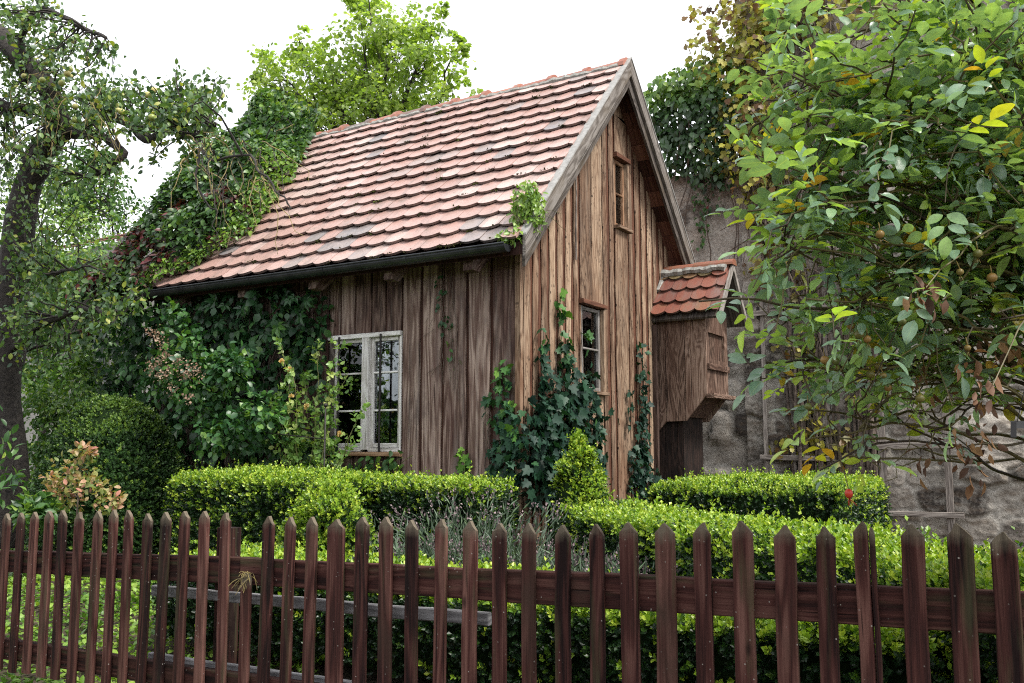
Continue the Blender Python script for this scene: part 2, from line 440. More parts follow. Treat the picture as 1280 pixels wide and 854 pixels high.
MAPLE = leaf_mat('maple_leaf', [(0.0, (0.13, 0.21, 0.05)), (0.5, (0.25, 0.36, 0.085)), (1.0, (0.42, 0.50, 0.15))], trans=0.6, rough=0.5)
SHRUB = leaf_mat('shrub_leaf', [(0.0, (0.024, 0.065, 0.026)), (0.5, (0.062, 0.145, 0.04)), (0.8, (0.135, 0.245, 0.045)), (1.0, (0.25, 0.34, 0.065))], trans=0.32, rough=0.42)
COVER = leaf_mat('ground_cover_leaf', [(0.0, (0.05, 0.12, 0.02)), (0.5, (0.13, 0.25, 0.03)), (1.0, (0.28, 0.40, 0.06))], trans=0.3, rough=0.45)
BARB = leaf_mat('copper_leaf', [(0.0, (0.14, 0.20, 0.05)), (0.35, (0.30, 0.30, 0.10)), (0.7, (0.46, 0.28, 0.17)), (1.0, (0.48, 0.20, 0.15))], trans=0.35, rough=0.45)
LAVL = leaf_mat('lavender_stem', [(0.0, (0.04, 0.065, 0.04)), (0.5, (0.095, 0.14, 0.095)), (1.0, (0.15, 0.23, 0.10))], trans=0.15, rough=0.6)
LAVF = leaf_mat('lavender_head', [(0.0, (0.06, 0.04, 0.045)), (0.5, (0.14, 0.095, 0.11)), (1.0, (0.30, 0.23, 0.23))], trans=0.1, rough=0.7, tcol=(1, 1, 1))
DRY = leaf_mat('dry_leaf', [(0.0, (0.05, 0.022, 0.012)), (0.5, (0.14, 0.065, 0.03)), (1.0, (0.32, 0.18, 0.08))], trans=0.2, rough=0.7, tcol=(1, .9, .7))
MOSS = leaf_mat('roof_moss', [(0.0, (0.02, 0.018, 0.012)), (0.5, (0.05, 0.05, 0.018)), (1.0, (0.10, 0.13, 0.03))], trans=0.1, rough=0.9, spec=.1)
PETAL = leaf_mat('yellow_petal', [(0.0, (0.62, 0.40, 0.12)), (1.0, (0.75, 0.62, 0.30))], trans=0.3, rough=0.5, tcol=(1, .9, .6))
FADED = leaf_mat('faded_flower', [(0.0, (0.20, 0.10, 0.06)), (1.0, (0.46, 0.34, 0.25))], trans=0.25, rough=0.6, tcol=(1, .9, .8))

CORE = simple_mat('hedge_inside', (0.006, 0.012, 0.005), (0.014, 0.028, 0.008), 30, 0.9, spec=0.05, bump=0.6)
SIDEW = wood_mat('weathered_grey_board', (0.030, 0.016, 0.012), (0.125, 0.080, 0.064), (0.34, 0.265, 0.225), red=(0.085, 0.040, 0.034), knots=0.9, rings=7, contrast=1.0, along=0.6, fs=90, stain=(0.045, 0.028, 0.028), streak=(0.22, 0.185, 0.165), recess=((0.022, 0.008, 0.005), (0.10, 0.038, 0.022)))
GABW = wood_mat('brown_slab_board', (0.045, 0.023, 0.013), (0.155, 0.100, 0.065), (0.295, 0.218, 0.152), red=(0.15, 0.075, 0.042), knots=0.9, rings=7, fs=90, stain=(0.085, 0.055, 0.038), streak=(0.21, 0.16, 0.12), flecks=0.9, recess=((0.035, 0.013, 0.008), (0.19, 0.075, 0.042)))
ORW = wood_mat('oriel_board', (0.034, 0.019, 0.013), (0.120, 0.074, 0.053), (0.26, 0.185, 0.145), red=(0.075, 0.036, 0.024), knots=0.6, rings=12, contrast=1.2)
SHAFTW = wood_mat('shade_toned_shaft_board', (0.008, 0.005, 0.004), (0.030, 0.017, 0.013), (0.065, 0.042, 0.034), knots=0.3)  # deep shade below the oriel put into the board colour
SOFW = wood_mat('soffit_board', (0.030, 0.011, 0.008), (0.085, 0.034, 0.024), (0.14, 0.065, 0.045), knots=0.3)
BARGE = wood_mat('grey_verge_board', (0.05, 0.042, 0.036), (0.125, 0.112, 0.10), (0.23, 0.215, 0.20), knots=0.4, stain=(0.085, 0.062, 0.035))
VCAP = simple_mat('grey_verge_capping', (0.19, 0.185, 0.175), (0.32, 0.315, 0.30), 20, 0.6, bump=0.2)
FENW = wood_mat('red_brown_fence_paint', (0.010, 0.004, 0.004), (0.052, 0.0185, 0.0155), (0.125, 0.062, 0.050), knots=0.7, rings=9, along=0.55, rough=0.82, spec=0.16, stain=(0.034, 0.021, 0.015), top_age=(0.13, 0.11, 0.08), contrast=1.0, specks=.9)
RAW = wood_mat('grey_raw_batten', (0.08, 0.08, 0.085), (0.17, 0.17, 0.178), (0.29, 0.29, 0.30), knots=0.3)
TREL = wood_mat('trellis_wood', (0.06, 0.05, 0.043), (0.17, 0.15, 0.135), (0.34, 0.31, 0.28), knots=0.3)
WINP = wood_mat('chipped_white_paint', (0.42, 0.40, 0.37), (0.70, 0.70, 0.69), (0.80, 0.80, 0.80), knots=0.15, rough=0.5)
WINP2 = wood_mat('dull_grey_white_paint', (0.08, 0.072, 0.065), (0.17, 0.16, 0.15), (0.26, 0.25, 0.24), knots=0.1, rough=0.6)
WINB = wood_mat('window_brown_wood', (0.07, 0.035, 0.02), (0.20, 0.11, 0.06), (0.34, 0.22, 0.14), knots=0.2)
TILE = tile_mat('clay_roof_tile', [(0.0, (0.20, 0.18, 0.18)), (0.12, (0.31, 0.245, 0.225)), (0.28, (0.35, 0.218, 0.185)), (0.6, (0.405, 0.25, 0.216)), (0.85, (0.46, 0.325, 0.29)), (1.0, (0.49, 0.37, 0.335))], rough=0.34, mossamt=0.75)
TILE2 = tile_mat('red_oriel_tile', [(0.0, (0.06, 0.04, 0.04)), (0.3, (0.15, 0.050, 0.036)), (0.7, (0.225, 0.078, 0.048)), (1.0, (0.14, 0.105, 0.045))], moss=(0.10, 0.095, 0.04), mossamt=0.5)
RIDGE = tile_mat('ridge_tile_clay', [(0.0, (0.12, 0.10, 0.09)), (0.4, (0.26, 0.10, 0.07)), (1.0, (0.36, 0.15, 0.10))], mossamt=0.8, moss=(0.11, 0.11, 0.10))
MORTAR = simple_mat('roof_mortar', (0.16, 0.155, 0.14), (0.34, 0.335, 0.31), 40, 0.9, bump=0.6)
ZINC = simple_mat('dark_gutter_metal', (0.022, 0.024, 0.028), (0.06, 0.064, 0.07), 6, 0.38, metal=0.6, bump=0.05)
IRON = simple_mat('black_iron', (0.012, 0.011, 0.011), (0.035, 0.03, 0.028), 40, 0.5, metal=0.4, bump=0.2)
BARK = simple_mat('apple_bark', (0.008, 0.006, 0.006), (0.05, 0.042, 0.036), 22, 0.9, bump=1.0, bdist=0.02)
BARKG = simple_mat('lichen_twig', (0.07, 0.06, 0.05), (0.28, 0.22, 0.07), 30, 0.9, bump=0.6)
VSTEM = simple_mat('vine_stem', (0.04, 0.028, 0.022), (0.16, 0.125, 0.10), 25, 0.9, bump=0.7)
CANE = simple_mat('rose_cane', (0.03, 0.018, 0.012), (0.12, 0.10, 0.035), 14, 0.6, bump=0.2, use_tint=True)
GCANE = simple_mat('green_cane', (0.06, 0.09, 0.03), (0.20, 0.18, 0.07), 14, 0.6, bump=0.2)
HIP = simple_mat('rose_hip_skin', (0.09, 0.12, 0.03), (0.26, 0.15, 0.045), 18, 0.35, bump=0.05, use_tint=True)
HIPR = simple_mat('ripe_hip_skin', (0.35, 0.02, 0.015), (0.5, 0.05, 0.02), 18, 0.3, bump=0.0)
APPLEF = simple_mat('apple_skin', (0.20, 0.26, 0.06), (0.44, 0.38, 0.14), 14, 0.35, bump=0.0, use_tint=True)
SOIL = simple_mat('garden_soil', (0.03, 0.022, 0.015), (0.09, 0.07, 0.045), 8, 0.95, bump=0.8)
CURT = simple_mat('red_curtain', (0.16, 0.03, 0.02), (0.30, 0.07, 0.045), 20, 0.85, bump=0.3)
BLACKP = simple_mat('black_plastic', (0.01, 0.01, 0.011), (0.02, 0.02, 0.022), 20, 0.4, bump=0.0)
INSIDE = simple_mat('dark_inner_wall', (0.03, 0.024, 0.02), (0.06, 0.05, 0.04), 10, 0.9)

def glass_mat():
    m, nt, out = new_mat('old_window_glass')
    tc = nt.nodes.new('ShaderNodeTexCoord')
    g = N(nt, 'ShaderNodeBsdfGlossy', Roughness=0.02); g.inputs['Color'].default_value = (0.95, 0.97, 1, 1)
    t = N(nt, 'ShaderNodeBsdfTransparent'); t.inputs['Color'].default_value = (0.75, 0.78, 0.78, 1)
    fr = N(nt, 'ShaderNodeFresnel', IOR=1.55)
    bp = N(nt, 'ShaderNodeBump', Strength=0.12, Distance=0.01)
    nt.links.new(noise(nt, tc.outputs['Object'], 5, 2), bp.inputs['Height'])
    nt.links.new(bp.outputs[0], g.inputs['Normal'])
    mx = N(nt, 'ShaderNodeMixShader')
    nt.links.new(mathn(nt, 'ADD', fr.outputs[0], 0.0), mx.inputs[0]); nt.links.new(t.outputs[0], mx.inputs[1]); nt.links.new(g.outputs[0], mx.inputs[2])
    nt.links.new(mx.outputs[0], out.inputs[0]); return m
GLASS = glass_mat()

def stone_mat():
    m, nt, out = new_mat('old_rubble_stone')
    a = N(nt, 'ShaderNodeAttribute', attribute_name='tint')      # per-stone tone
    j = N(nt, 'ShaderNodeAttribute', attribute_name='age')       # 1 on mortar
    tc = nt.nodes.new('ShaderNodeTexCoord'); o = tc.outputs['Object']
    n1 = noise(nt, o, 3.2, 6, 0.65); n2 = noise(nt, o, 24, 7, 0.70); n3 = noise(nt, mapping(nt, o, (4, 4, 11)), 1.6, 4, 0.6)
    f = mathn(nt, 'ADD', mathn(nt, 'MULTIPLY', a.outputs['Fac'], 0.45), mathn(nt, 'MULTIPLY', n2, 0.55))
    st = ramp(nt, f, [(0.32, (0.055, 0.047, 0.042)), (0.47, (0.19, 0.168, 0.145)), (0.66, (0.40, 0.36, 0.31))])
    st = mixc(nt, ramp(nt, n3, [(0.45, (0, 0, 0)), (0.7, (0.6, 0.6, 0.6))]), st, (0.15, 0.105, 0.07))
    mo = ramp(nt, n2, [(0.3, (0.26, 0.24, 0.21)), (0.7, (0.52, 0.485, 0.43))])
    c = mixc(nt, j.outputs['Fac'], st, mo)
    c = mixc(nt, ramp(nt, n1, [(0.50, (0, 0, 0)), (0.62, (0.75, 0.75, 0.75))]), c, mo)     # patches of old render
    c = mixc(nt, ramp(nt, noise(nt, o, 1.7, 5, 0.6), [(0.5, (0, 0, 0)), (0.75, (0.7, 0.7, 0.7))]), c, (0.06, 0.055, 0.05))
    b = N(nt, 'ShaderNodeBsdfPrincipled', Roughness=0.93); b.inputs['Specular IOR Level'].default_value = 0.15
    nt.links.new(c, b.inputs['Base Color'])
    bp = N(nt, 'ShaderNodeBump', Strength=1.0, Distance=0.03)
    nt.links.new(mathn(nt, 'ADD', n2, mathn(nt, 'MULTIPLY', n1, 0.8)), bp.inputs['Height']); nt.links.new(bp.outputs[0], b.inputs['Normal'])
    nt.links.new(b.outputs[0], out.inputs[0]); return m
STONE = stone_mat()

# ------------------------------------------------------------------ ground
def gz(x, y):
    y = np.asarray(y, float)
    t = np.clip((-2.5 - y) / 1.2, 0, 1); t = t * t * (3 - 2 * t)
    return -0.22 * t - 0.08 * np.clip((-3.7 - y) / 1.5, 0, 1)
def make_ground():
    xs = np.concatenate([np.linspace(-90, -9, 14), np.linspace(-8, 8, 81), np.linspace(9, 90, 14)])
    ys = np.concatenate([np.linspace(-60, -9, 10), np.linspace(-8, 8, 81), np.linspace(9, 120, 16)])
    mb = MB(); nx, ny = len(xs), len(ys)
    X, Y = np.meshgrid(xs, ys)
    Z = gz(X, Y) + 0.025 * (vnoise(np.stack([X * 2, Y * 2, X * 0], -1)) - 0.5)
    vs = np.stack([X, Y, Z], -1).reshape(-1, 3)
    fs = [(j*nx + i, j*nx + i + 1, (j+1)*nx + i + 1, (j+1)*nx + i) for j in range(ny - 1) for i in range(nx - 1)]
    mb.add(vs, fs)
    tag(build('ground', mb, SOIL, smooth=True), kind='structure')
make_ground()

def ground_cover():
    rng = np.random.default_rng(3); n = 30000
    x = rng.uniform(-5.5, 0.6, n); y = rng.uniform(-5.2, -0.9, n)
    k = vnoise(np.stack([x * 1.5, y * 1.5, x * 0], 1)) + rng.random(n) * 0.5 > 0.35
    x, y = x[k], y[k]; n = len(x)
    lump = vnoise(np.stack([x * 4, y * 4, x * 0], 1), 4)
    z = gz(x, y) + 0.02 + lump * 0.09 * rng.random(n)
    T = rdir(rng, n) * V(1, 1, .35) + V(0, 0, .35)
    Nn = rdir(rng, n) * 0.5 + V(0, 0, 1)
    o = leaves('ground_cover', np.stack([x, y, z], 1), T, Nn, rng.uniform(.03, .065, n), np.clip(lump + rng.normal(0, .2, n), 0, 1), 'oval', COVER)
    tag(o, 'bright low leafy ground cover behind the left end of the fence', 'ground cover', kind='stuff')
ground_cover()

# ------------------------------------------------------------------ house
W = 3.7                     # gable width (y), house x -5.6 .. 0
YM = W / 2
EAVE_Z, RIDGE_Z = 2.87, 5.21
EO, GO = 0.35, 0.25         # overhangs
TH = math.atan2(RIDGE_Z - EAVE_Z, YM + EO)
XL = -4.95
def roof_z(y):              # plane on which the tiles lie
    return EAVE_Z + (min(y, W - y) + EO) * math.tan(TH)

house = thing('garden_house', 'small wooden board-clad house with steep red tiled roof behind the clipped hedges', 'house', (0, 0, 0))

def wall_core():
    mb = MB()
    # side wall y 0.03..0.11 with window hole
    hx0, hx1, hz0, hz1 = -2.24, -1.32, 1.09, 2.24
    y0, y1 = 0.03, 0.11
    for a, b in (((XL + .1, y0, 0), (hx0, y1, 2.95)), ((hx1, y0, 0), (-.12, y1, 2.95)), ((hx0, y0, 0), (hx1, y1, hz0)), ((hx0, y0, hz1), (hx1, y1, 2.95))):
        box(mb, a, b)
    box(mb, (XL + .1, W - .1, 0), (-.12, W - .02, 2.95))
    box(mb, (XL, .03, 0), (XL + .1, W - .02, 2.9))
    # gable with two window holes
    x0, x1 = -0.12, -0.03
    zt = lambda y: roof_z(y) - 0.12
    cols = [0.03, 1.13, 1.60, YM, 1.94, 2.24, W - 0.03]
    holes = {(1.13, 1.60): (1.67, 2.53), (1.94, 2.24): (3.48, 4.24)}
    for a, b in zip(cols[:-1], cols[1:]):
        h = holes.get((a, b))
        if h:
            prism(mb, [(a, 0), (b, 0), (b, h[0]), (a, h[0])], 0, x0, x1)
            prism(mb, [(a, h[1]), (b, h[1]), (b, zt(b)), (a, zt(a))], 0, x0, x1)
        else:
            prism(mb, [(a, 0), (b, 0), (b, zt(b)), (a, zt(a))], 0, x0, x1)
    return build('inner_wall', mb, INSIDE, house)
wall_core()

def side_boards():
    mb = MB(); e1, e2, e3 = V(0, 0, 1), V(1, 0, 0), V(0, -1, 0)
    edges = [0.0, -.30, -.562, -.836, -1.085, -1.315]
    top = 2.95
    for b, a in zip(edges[:-1], edges[1:]):
        plank(mb, ((a + b) / 2, 0.012, 0.02), e1, e2, e3, top, (b - a) - .034, .030, 26, .010, tint=random.uniform(.36, 1.0), ch=.005)
        plank(mb, (a, 0.026, 0.02), e1, e2, e3, top, .06, .010, 10, .006, tint=random.uniform(.0, .2))
    x = -1.315
    for w in (.20, .18, .21, .19, .16):
        a = x - w
        plank(mb, ((a + x) / 2, 0.012, 2.245), e1, e2, e3, top - 2.245, w - .02, .028, 6, .006, tint=random.uniform(.35, .75), ch=.005)
        plank(mb, ((a + x) / 2, 0.012, 0.02), e1, e2, e3, 1.04, w - .012, .028, 6, .006, tint=random.uniform(.3, .6), ch=.005)
        plank(mb, (a, 0.024, 2.245), e1, e2, e3, top - 2.245, .05, .012, 6, .004, tint=.1)
        x = a
    while x > XL:
        a = x - random.uniform(.2, .27)
        plank(mb, ((a + x) / 2, 0.012, 0.02), e1, e2, e3, top, (x - a) - .018, .028, 10, .008, tint=random.uniform(.35, .6))
        x = a
    return build('side_wall', mb, SIDEW, house)
side_boards()

def gable_boards():
    mb = MB(); e1, e2, e3 = V(0, 0, 1), V(0, 1, 0), V(1, 0, 0)
    win = [(1.13, 1.60, 1.67, 2.55), (1.94, 2.24, 3.48, 4.26)]
    zt = lambda p: roof_z(p[1]) - 0.115
    def seg(y0, y1, t, tint, x, wan, z0, z1, trim):
        yc = (y0 + y1) / 2
        z1 = z1 if z1 is not None else zt((0, yc))
        if z1 - z0 < .05: return
        plank(mb, (x, yc, z0), e1, e2, e3, z1 - z0, y1 - y0, t, max(3, int((z1 - z0) * 10)), wan, tint=tint, ch=min(.008, t * .4), top=zt if trim else None)
    def column(y0, y1, t, x, wan, tint):
        cut = [w for w in win if y0 < w[1] - .012 and y1 > w[0] + .012]
        if not cut: seg(y0, y1, t, tint, x, wan, 0.02, None, True); return
        w = cut[0]
        seg(y0, y1, t, tint, x, wan, 0.02, w[2] - .02, False); seg(y0, y1, t, tint, x, wan, w[3] + .02, None, True)
    edges = [0.0, .15, .31, .46, .63, .79, .95, 1.12, 1.37, 1.61, 1.77, 1.93, 2.25, 2.42, 2.58, 2.76, 2.93, 3.10, 3.27, 3.45, 3.70]
    for a, b in zip(edges[:-1], edges[1:]):
        column(a + .002, b - .002, .020, .0, .004, random.uniform(.0, .24))
    for a, b in zip(edges[:-1], edges[1:]):
        w = (b - a) * random.uniform(.50, .66); y = (a + b) / 2 + random.uniform(-.012, .012)
        if any(w_[0] - .02 < y < w_[1] + .02 for w_ in win): w = (b - a) * .96; y = (a + b) / 2
        column(y - w/2, y + w/2, .018, .0185 + random.uniform(0, .004), .020, random.uniform(.38, 1.0) if random.random() < .95 else .24)
    # waney offcut strips between
    for k in range(7):
        y = random.choice(edges[2:-2]) + random.uniform(.05, .1)
        if not any(w[0] - .05 < y < w[1] + .05 for w in win):
            column(y - .012, y + .012, .014, .0165, .010, random.uniform(.1, .3))
    # corner board
    plank(mb, (-.004, -.012, 0.02), e1, e2, e3, 2.86, .05, .06, 12, .006, tint=.6)
    return build('gable_wall', mb, GABW, house)
gable_boards()

def tiles(mb, org, ex, es, en, width, length, tw, expo, rng, xstart, lip=.045, thick=.023, tints=None, tl=.36):
    rows = int(math.ceil(length / expo))
    for r in range(rows):
        s0 = r * expo; L = min(tl, length - s0 + .02)
        if L < .06: continue
        i = 0; x = xstart - (tw / 2 if r % 2 else 0)
        while x < width:
            a = max(x, 0); b = min(x + tw - .004, width); x += tw
            if b - a < .03: continue
            cx = x - tw / 2; jit = rng.normal(0, .0025); jy = rng.normal(0, .006); rot = rng.normal(0, .010)
            us = np.linspace(a, b, 8); vs = []; ages = []
            lo = [lip * min(1, (abs(u - cx) / (tw / 2)) ** 2.2) for u in us]
            prof = [(u, v) for u, v in zip(us, lo)] + [(b, L), (a, L)]
            for dz in (0, -thick):
                for (u, v) in prof:
                    h = .074 - .056 * (v / tl) + dz + jit + rot * (u - cx)
                    vs.append(org + ex * u + es * (s0 + v + jy) + en * h)
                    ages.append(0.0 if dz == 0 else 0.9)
            n = len(prof)
            fs = [tuple(range(n)), tuple(range(2*n - 1, n - 1, -1))]
            t = float(tints(rng, cx, s0)) if tints else rng.random()
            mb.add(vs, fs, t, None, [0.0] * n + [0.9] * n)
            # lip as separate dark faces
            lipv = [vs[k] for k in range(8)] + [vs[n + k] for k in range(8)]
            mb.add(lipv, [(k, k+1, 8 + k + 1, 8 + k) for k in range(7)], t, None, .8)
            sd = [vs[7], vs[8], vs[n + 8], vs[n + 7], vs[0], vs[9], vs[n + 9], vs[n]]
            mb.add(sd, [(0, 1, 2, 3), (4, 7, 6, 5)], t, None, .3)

def roof():
    rng = np.random.default_rng(11)
    def tn(rng, x, s):
        v = 0.58 + 0.6 * (vnoise(V(x * 1.3, s * 2, 4)) - .5) + rng.normal(0, .15)
        if rng.random() < 0.035 + (0.22 if vnoise(V(x * .9, s * 1.1, 9)) > .78 else 0): v = rng.uniform(0, .12)
        return np.clip(v, 0, 1)
    slope_len = (YM + EO) / math.cos(TH)
    width = GO - .035 - XL + .3
    mb = MB()
    tiles(mb, V(XL - .3, -EO - .035, EAVE_Z - .035), V(1, 0, 0), V(0, math.cos(TH), math.sin(TH)), V(0, -math.sin(TH), math.cos(TH)), width, slope_len + .03, .214, .2135, rng, -0.05, tints=tn)
    rt = build('roof_tiles', mb, TILE, house)
    mb = MB()
    tiles(mb, V(XL - .3, W + EO + .035, EAVE_Z - .035), V(1, 0, 0), V(0, -math.cos(TH), math.sin(TH)), V(0, math.sin(TH), math.cos(TH)), width, slope_len + .03, .214, .2135, rng, -0.05, tints=tn)
    build('roof_tiles', mb, TILE, house)
    # moss cushions caught in the tile joints
    k = 150; xs = rng.uniform(-4.9, .15, k); rs = rng.integers(0, 15, k) * .2135; mp = V(0, -EO - .035, EAVE_Z - .035) + np.outer(rs + .02 + rng.normal(0, .01, k), V(0, math.cos(TH), math.sin(TH))) + V(0, -math.sin(TH), math.cos(TH)) * .055
    mp[:, 0] = xs; q = rng.integers(6, 26, k); pp = np.repeat(mp, q, 0) + rng.normal(0, 1, (q.sum(), 3)) * V(.024, .007, .007)
    leaves('moss', pp, rdir(rng, len(pp)) + V(0, -.6, .6), rdir(rng, len(pp)), rng.uniform(.012, .024, len(pp)), np.clip(np.repeat(rng.uniform(0, .75, k), q) + rng.normal(0, .1, len(pp)), 0, 1), 'dia', MOSS, rt, 1.6)['kind'] = 'stuff'
    # ridge tiles
    mb = MB(); x = GO - .02; k = 0
    mm = MB()
    while x > XL - .3:
        L = .44; x0 = x - L - .05
        r0, r1 = .105, .088
        vs = []; ages = []
        cols = [(x0, r1), (x - .05, r0 - .006), (x - .05, r0 + .012), (x + .012, r0 + .014)]
        dz = rng.normal(0, .006); tl = rng.normal(0, .006)
        for (xx, rr) in cols:
            for j in range(9):
                a = math.pi * (j / 8)
                vs.append((xx, YM - rr * math.cos(a) * 1.1, RIDGE_Z - .045 + rr * math.sin(a) * 1.0 + dz + tl * (xx - x0)))
        fs = [(i*9 + j, i*9 + j + 1, (i+1)*9 + j + 1, (i+1)*9 + j) for i in range(3) for j in range(8)]
        fs.append(tuple(range(27, 36))); fs.append(tuple(range(8, -1, -1)))
        mb.add(vs, fs, float(np.clip(rng.normal(.55, .3), 0, 1)))
        x -= L; k += 1
    rd = build('ridge_tiles', mb, RIDGE, house)
    pts = [(xx, YM - .105 + rng.normal(0, .006), RIDGE_Z - .05 + rng.normal(0, .006)) for xx in np.arange(GO - .05, XL, -.05)]
    tube(mm, pts, [.034 + rng.normal(0, .006) for _ in pts], 6)
    tube(mm, [(p[0], W - p[1], p[2]) for p in pts], .034, 6)
    build('mortar_bedding', mm, MORTAR, rd)
    # sheathing
    mb = MB()
    c, s = math.cos(TH), math.sin(TH)
    for side in (1, -1):
        f = (lambda y: y) if side == 1 else (lambda y: W - y)
        t = .075
        poly = [(f(-EO), EAVE_Z - .012), (f(YM), RIDGE_Z - .012), (f(YM), RIDGE_Z - .012 - t / c), (f(-EO), EAVE_Z - .012 - t / c)]
        nb = 16
        for q in range(nb):
            g0, g1 = q / nb, (q + 1) / nb - .004
            lerp = lambda a, b, g: (a[0] + (b[0] - a[0]) * g, a[1] + (b[1] - a[1]) * g)
            pp = [lerp(poly[0], poly[1], g0), lerp(poly[0], poly[1], g1), lerp(poly[3], poly[2], g1), lerp(poly[3], poly[2], g0)]
            prism(mb, pp, 0, XL - .3, GO - .002, random.random(), (1, 0, 0))
    build('roof_boarding', mb, SOFW, house)
    # verge boards
    for side in (1, -1):
        f = (lambda y: y) if side == 1 else (lambda y: W - y)
        e = (0, c * side, s)
        mb = MB()
        h, h2 = .125 / c, .21 / c
        yl = -EO - .02
        zl = EAVE_Z - .02 * math.tan(TH)
        up = .055
        prism(mb, [(f(yl), zl + up), (f(YM), RIDGE_Z + up), (f(YM), RIDGE_Z + up - h), (f(yl), zl + up - h)], 0, GO, GO + .028, .62, e)
        prism(mb, [(f(yl + .03), zl + up - h + .07), (f(YM), RIDGE_Z + up - h + .04), (f(YM), RIDGE_Z + up - h2), (f(yl + .05), zl + up - h2 + .05)], 0, GO - .032, GO - .003, .3, e)
        o = build('verge_board', mb, BARGE, house)
        mb = MB()
        prism(mb, [(f(yl), zl + up + .003), (f(yl), zl + up + .02), (f(YM), RIDGE_Z + up + .02), (f(YM), RIDGE_Z + up + .003)], 0, GO - .045, GO + .036, .95, e)
        build('verge_capping', mb, VCAP, o)
    # rafter tails
    for x in (-.35, -1.25, -2.2, -3.2, -4.2):
        mb = MB()
        prism(mb, [(-.30, EAVE_Z - .11), (-.02, EAVE_Z + .13), (-.02, EAVE_Z - .05), (-.20, EAVE_Z - .2), (-.30, EAVE_Z - .19)], 0, x - .05, x + .05, .5, (0, c, s))
        build('rafter_tail', mb, SIDEW, house)
    # gutter
    mb = MB(); R = .062; x0, x1 = -5.4, .14; yc, zc = -EO - .085, EAVE_Z - .045
    sec = [(yc + R * math.cos(a), zc + R * math.sin(a)) for a in np.linspace(math.pi, 2 * math.pi, 11)]
    inn = [(yc + (R - .004) * math.cos(a), zc + (R - .004) * math.sin(a)) for a in np.linspace(2 * math.pi, math.pi, 11)]
    prism(mb, sec + inn, 0, x0, x1)
    prism(mb, sec, 0, x1 + .0005, x1 + .004); prism(mb, sec, 0, x0 - .004, x0 - .0005)
    tube(mb, [(x0, yc - R, zc + .004), (x1, yc - R, zc + .004)], .010, 8)
    for x in (-.9, -1.9, -2.9, -3.9, -4.8):
        sj = [(yc + (R + .004) * math.cos(a), zc + (R + .004) * math.sin(a)) for a in np.linspace(math.pi, 2 * math.pi, 11)]
        prism(mb, sj + sec[::-1], 0, x - .012, x + .012)
    gut = build('gutter', mb, ZINC, house)
    for x in (-.4, -1.4, -2.4, -3.4, -4.4):
        mb = MB()
        box(mb, (x - .012, yc + R + .001, zc - .02), (x + .012, -EO + .12, zc - .012))
        build('gutter_bracket', mb, IRON, gut)
roof()

# ---- windows
def window_side():
    x0, x1, z0, z1 = -2.24, -1.32, 1.09, 2.24
    mb = MB(); e_z, e_x, e_y = V(0, 0, 1), V(1, 0, 0), V(0, -1, 0)
    yy = .03
    def stile(x, za, zb, w, y=yy, t=.05, m=mb): plank(m, (x, y, za), e_z, e_x, e_y, zb - za, w, t, 1, tint=random.uniform(.3, .6))
    def rail(xa, xb, z, h, y=yy, t=.05, m=mb): plank(m, (xa, y, z), e_x, e_z, e_y, xb - xa, h, t, 1, tint=random.uniform(.4, .75))
    rail(x0, x1, z1 - .022, .044, y=.016, t=.075)
    stile(x1 - .012, z0, z1 - .045, .024)
    jm = MB(); plank(jm, (x0 + .03, yy, z0), e_z, e_x, e_y, z1 - .045 - z0, .06, .05, 1, tint=.3)
    xm = -1.75
    stile(xm, z0 + .02, z1 - .045, .085, y=.012, t=.07)
    rail(x0 + .06, xm - .043, z0 + .02, .04, y=.018); rail(xm + .043, x1 - .024, z0 + .02, .04, y=.018)
    fr = build('window', mb, WINP, house); build('jamb', jm, TREL, fr)
    mb = MB(); plank(mb, (x0 - .06, -.012, z0 - .022), e_x, e_z, e_y, x1 - x0 + .09, .04, .09, 4, tint=.8); build('sill', mb, WINB, fr)
    for (a, b) in ((x0 + .06, xm - .043), (xm + .043, x1 - .024)):
        mb = MB()
        za, zb = z0 + .042, z1 - .046
        ys = .042
        stile(a + .016, za, zb, .032, ys, .035, mb); stile(b - .015, za, zb, .030, ys, .035, mb)
        rail(a + .04, b - .036, za + .02, .04, ys, .035, mb); rail(a + .04, b - .036, zb - .018, .036, ys, .035, mb)
        for q in (1, 2):
            rail(a + .04, b - .036, za + (zb - za) * q / 3 + (.012 if q == 2 else 0), .019, ys - .004, .03, mb)
        build('casement', mb, WINP, fr)
        mb = MB(); box(mb, (a + .03, ys + .008, za + .03), (b - .03, ys + .012, zb - .03)); build('pane', mb, GLASS, fr)
    for x in (-2.08, -1.55):
        mb = MB(); tube(mb, [(x, -.03, z0 - .005), (x, -.03, z1 - .02)], .011, 8)
        build('security_bar', mb, IRON, fr)
    mb = MB(); vs = []
    for k in range(13):
        x = -2.17 + .16 * k / 12
        for z in (1.12, 2.22): vs.append((x, .15 + .014 * math.sin(k * 1.9), z))
    mb.add(vs, [(2*k, 2*k + 2, 2*k + 3, 2*k + 1) for k in range(12)]); build('curtain', mb, CURT, fr, smooth=True)
window_side()

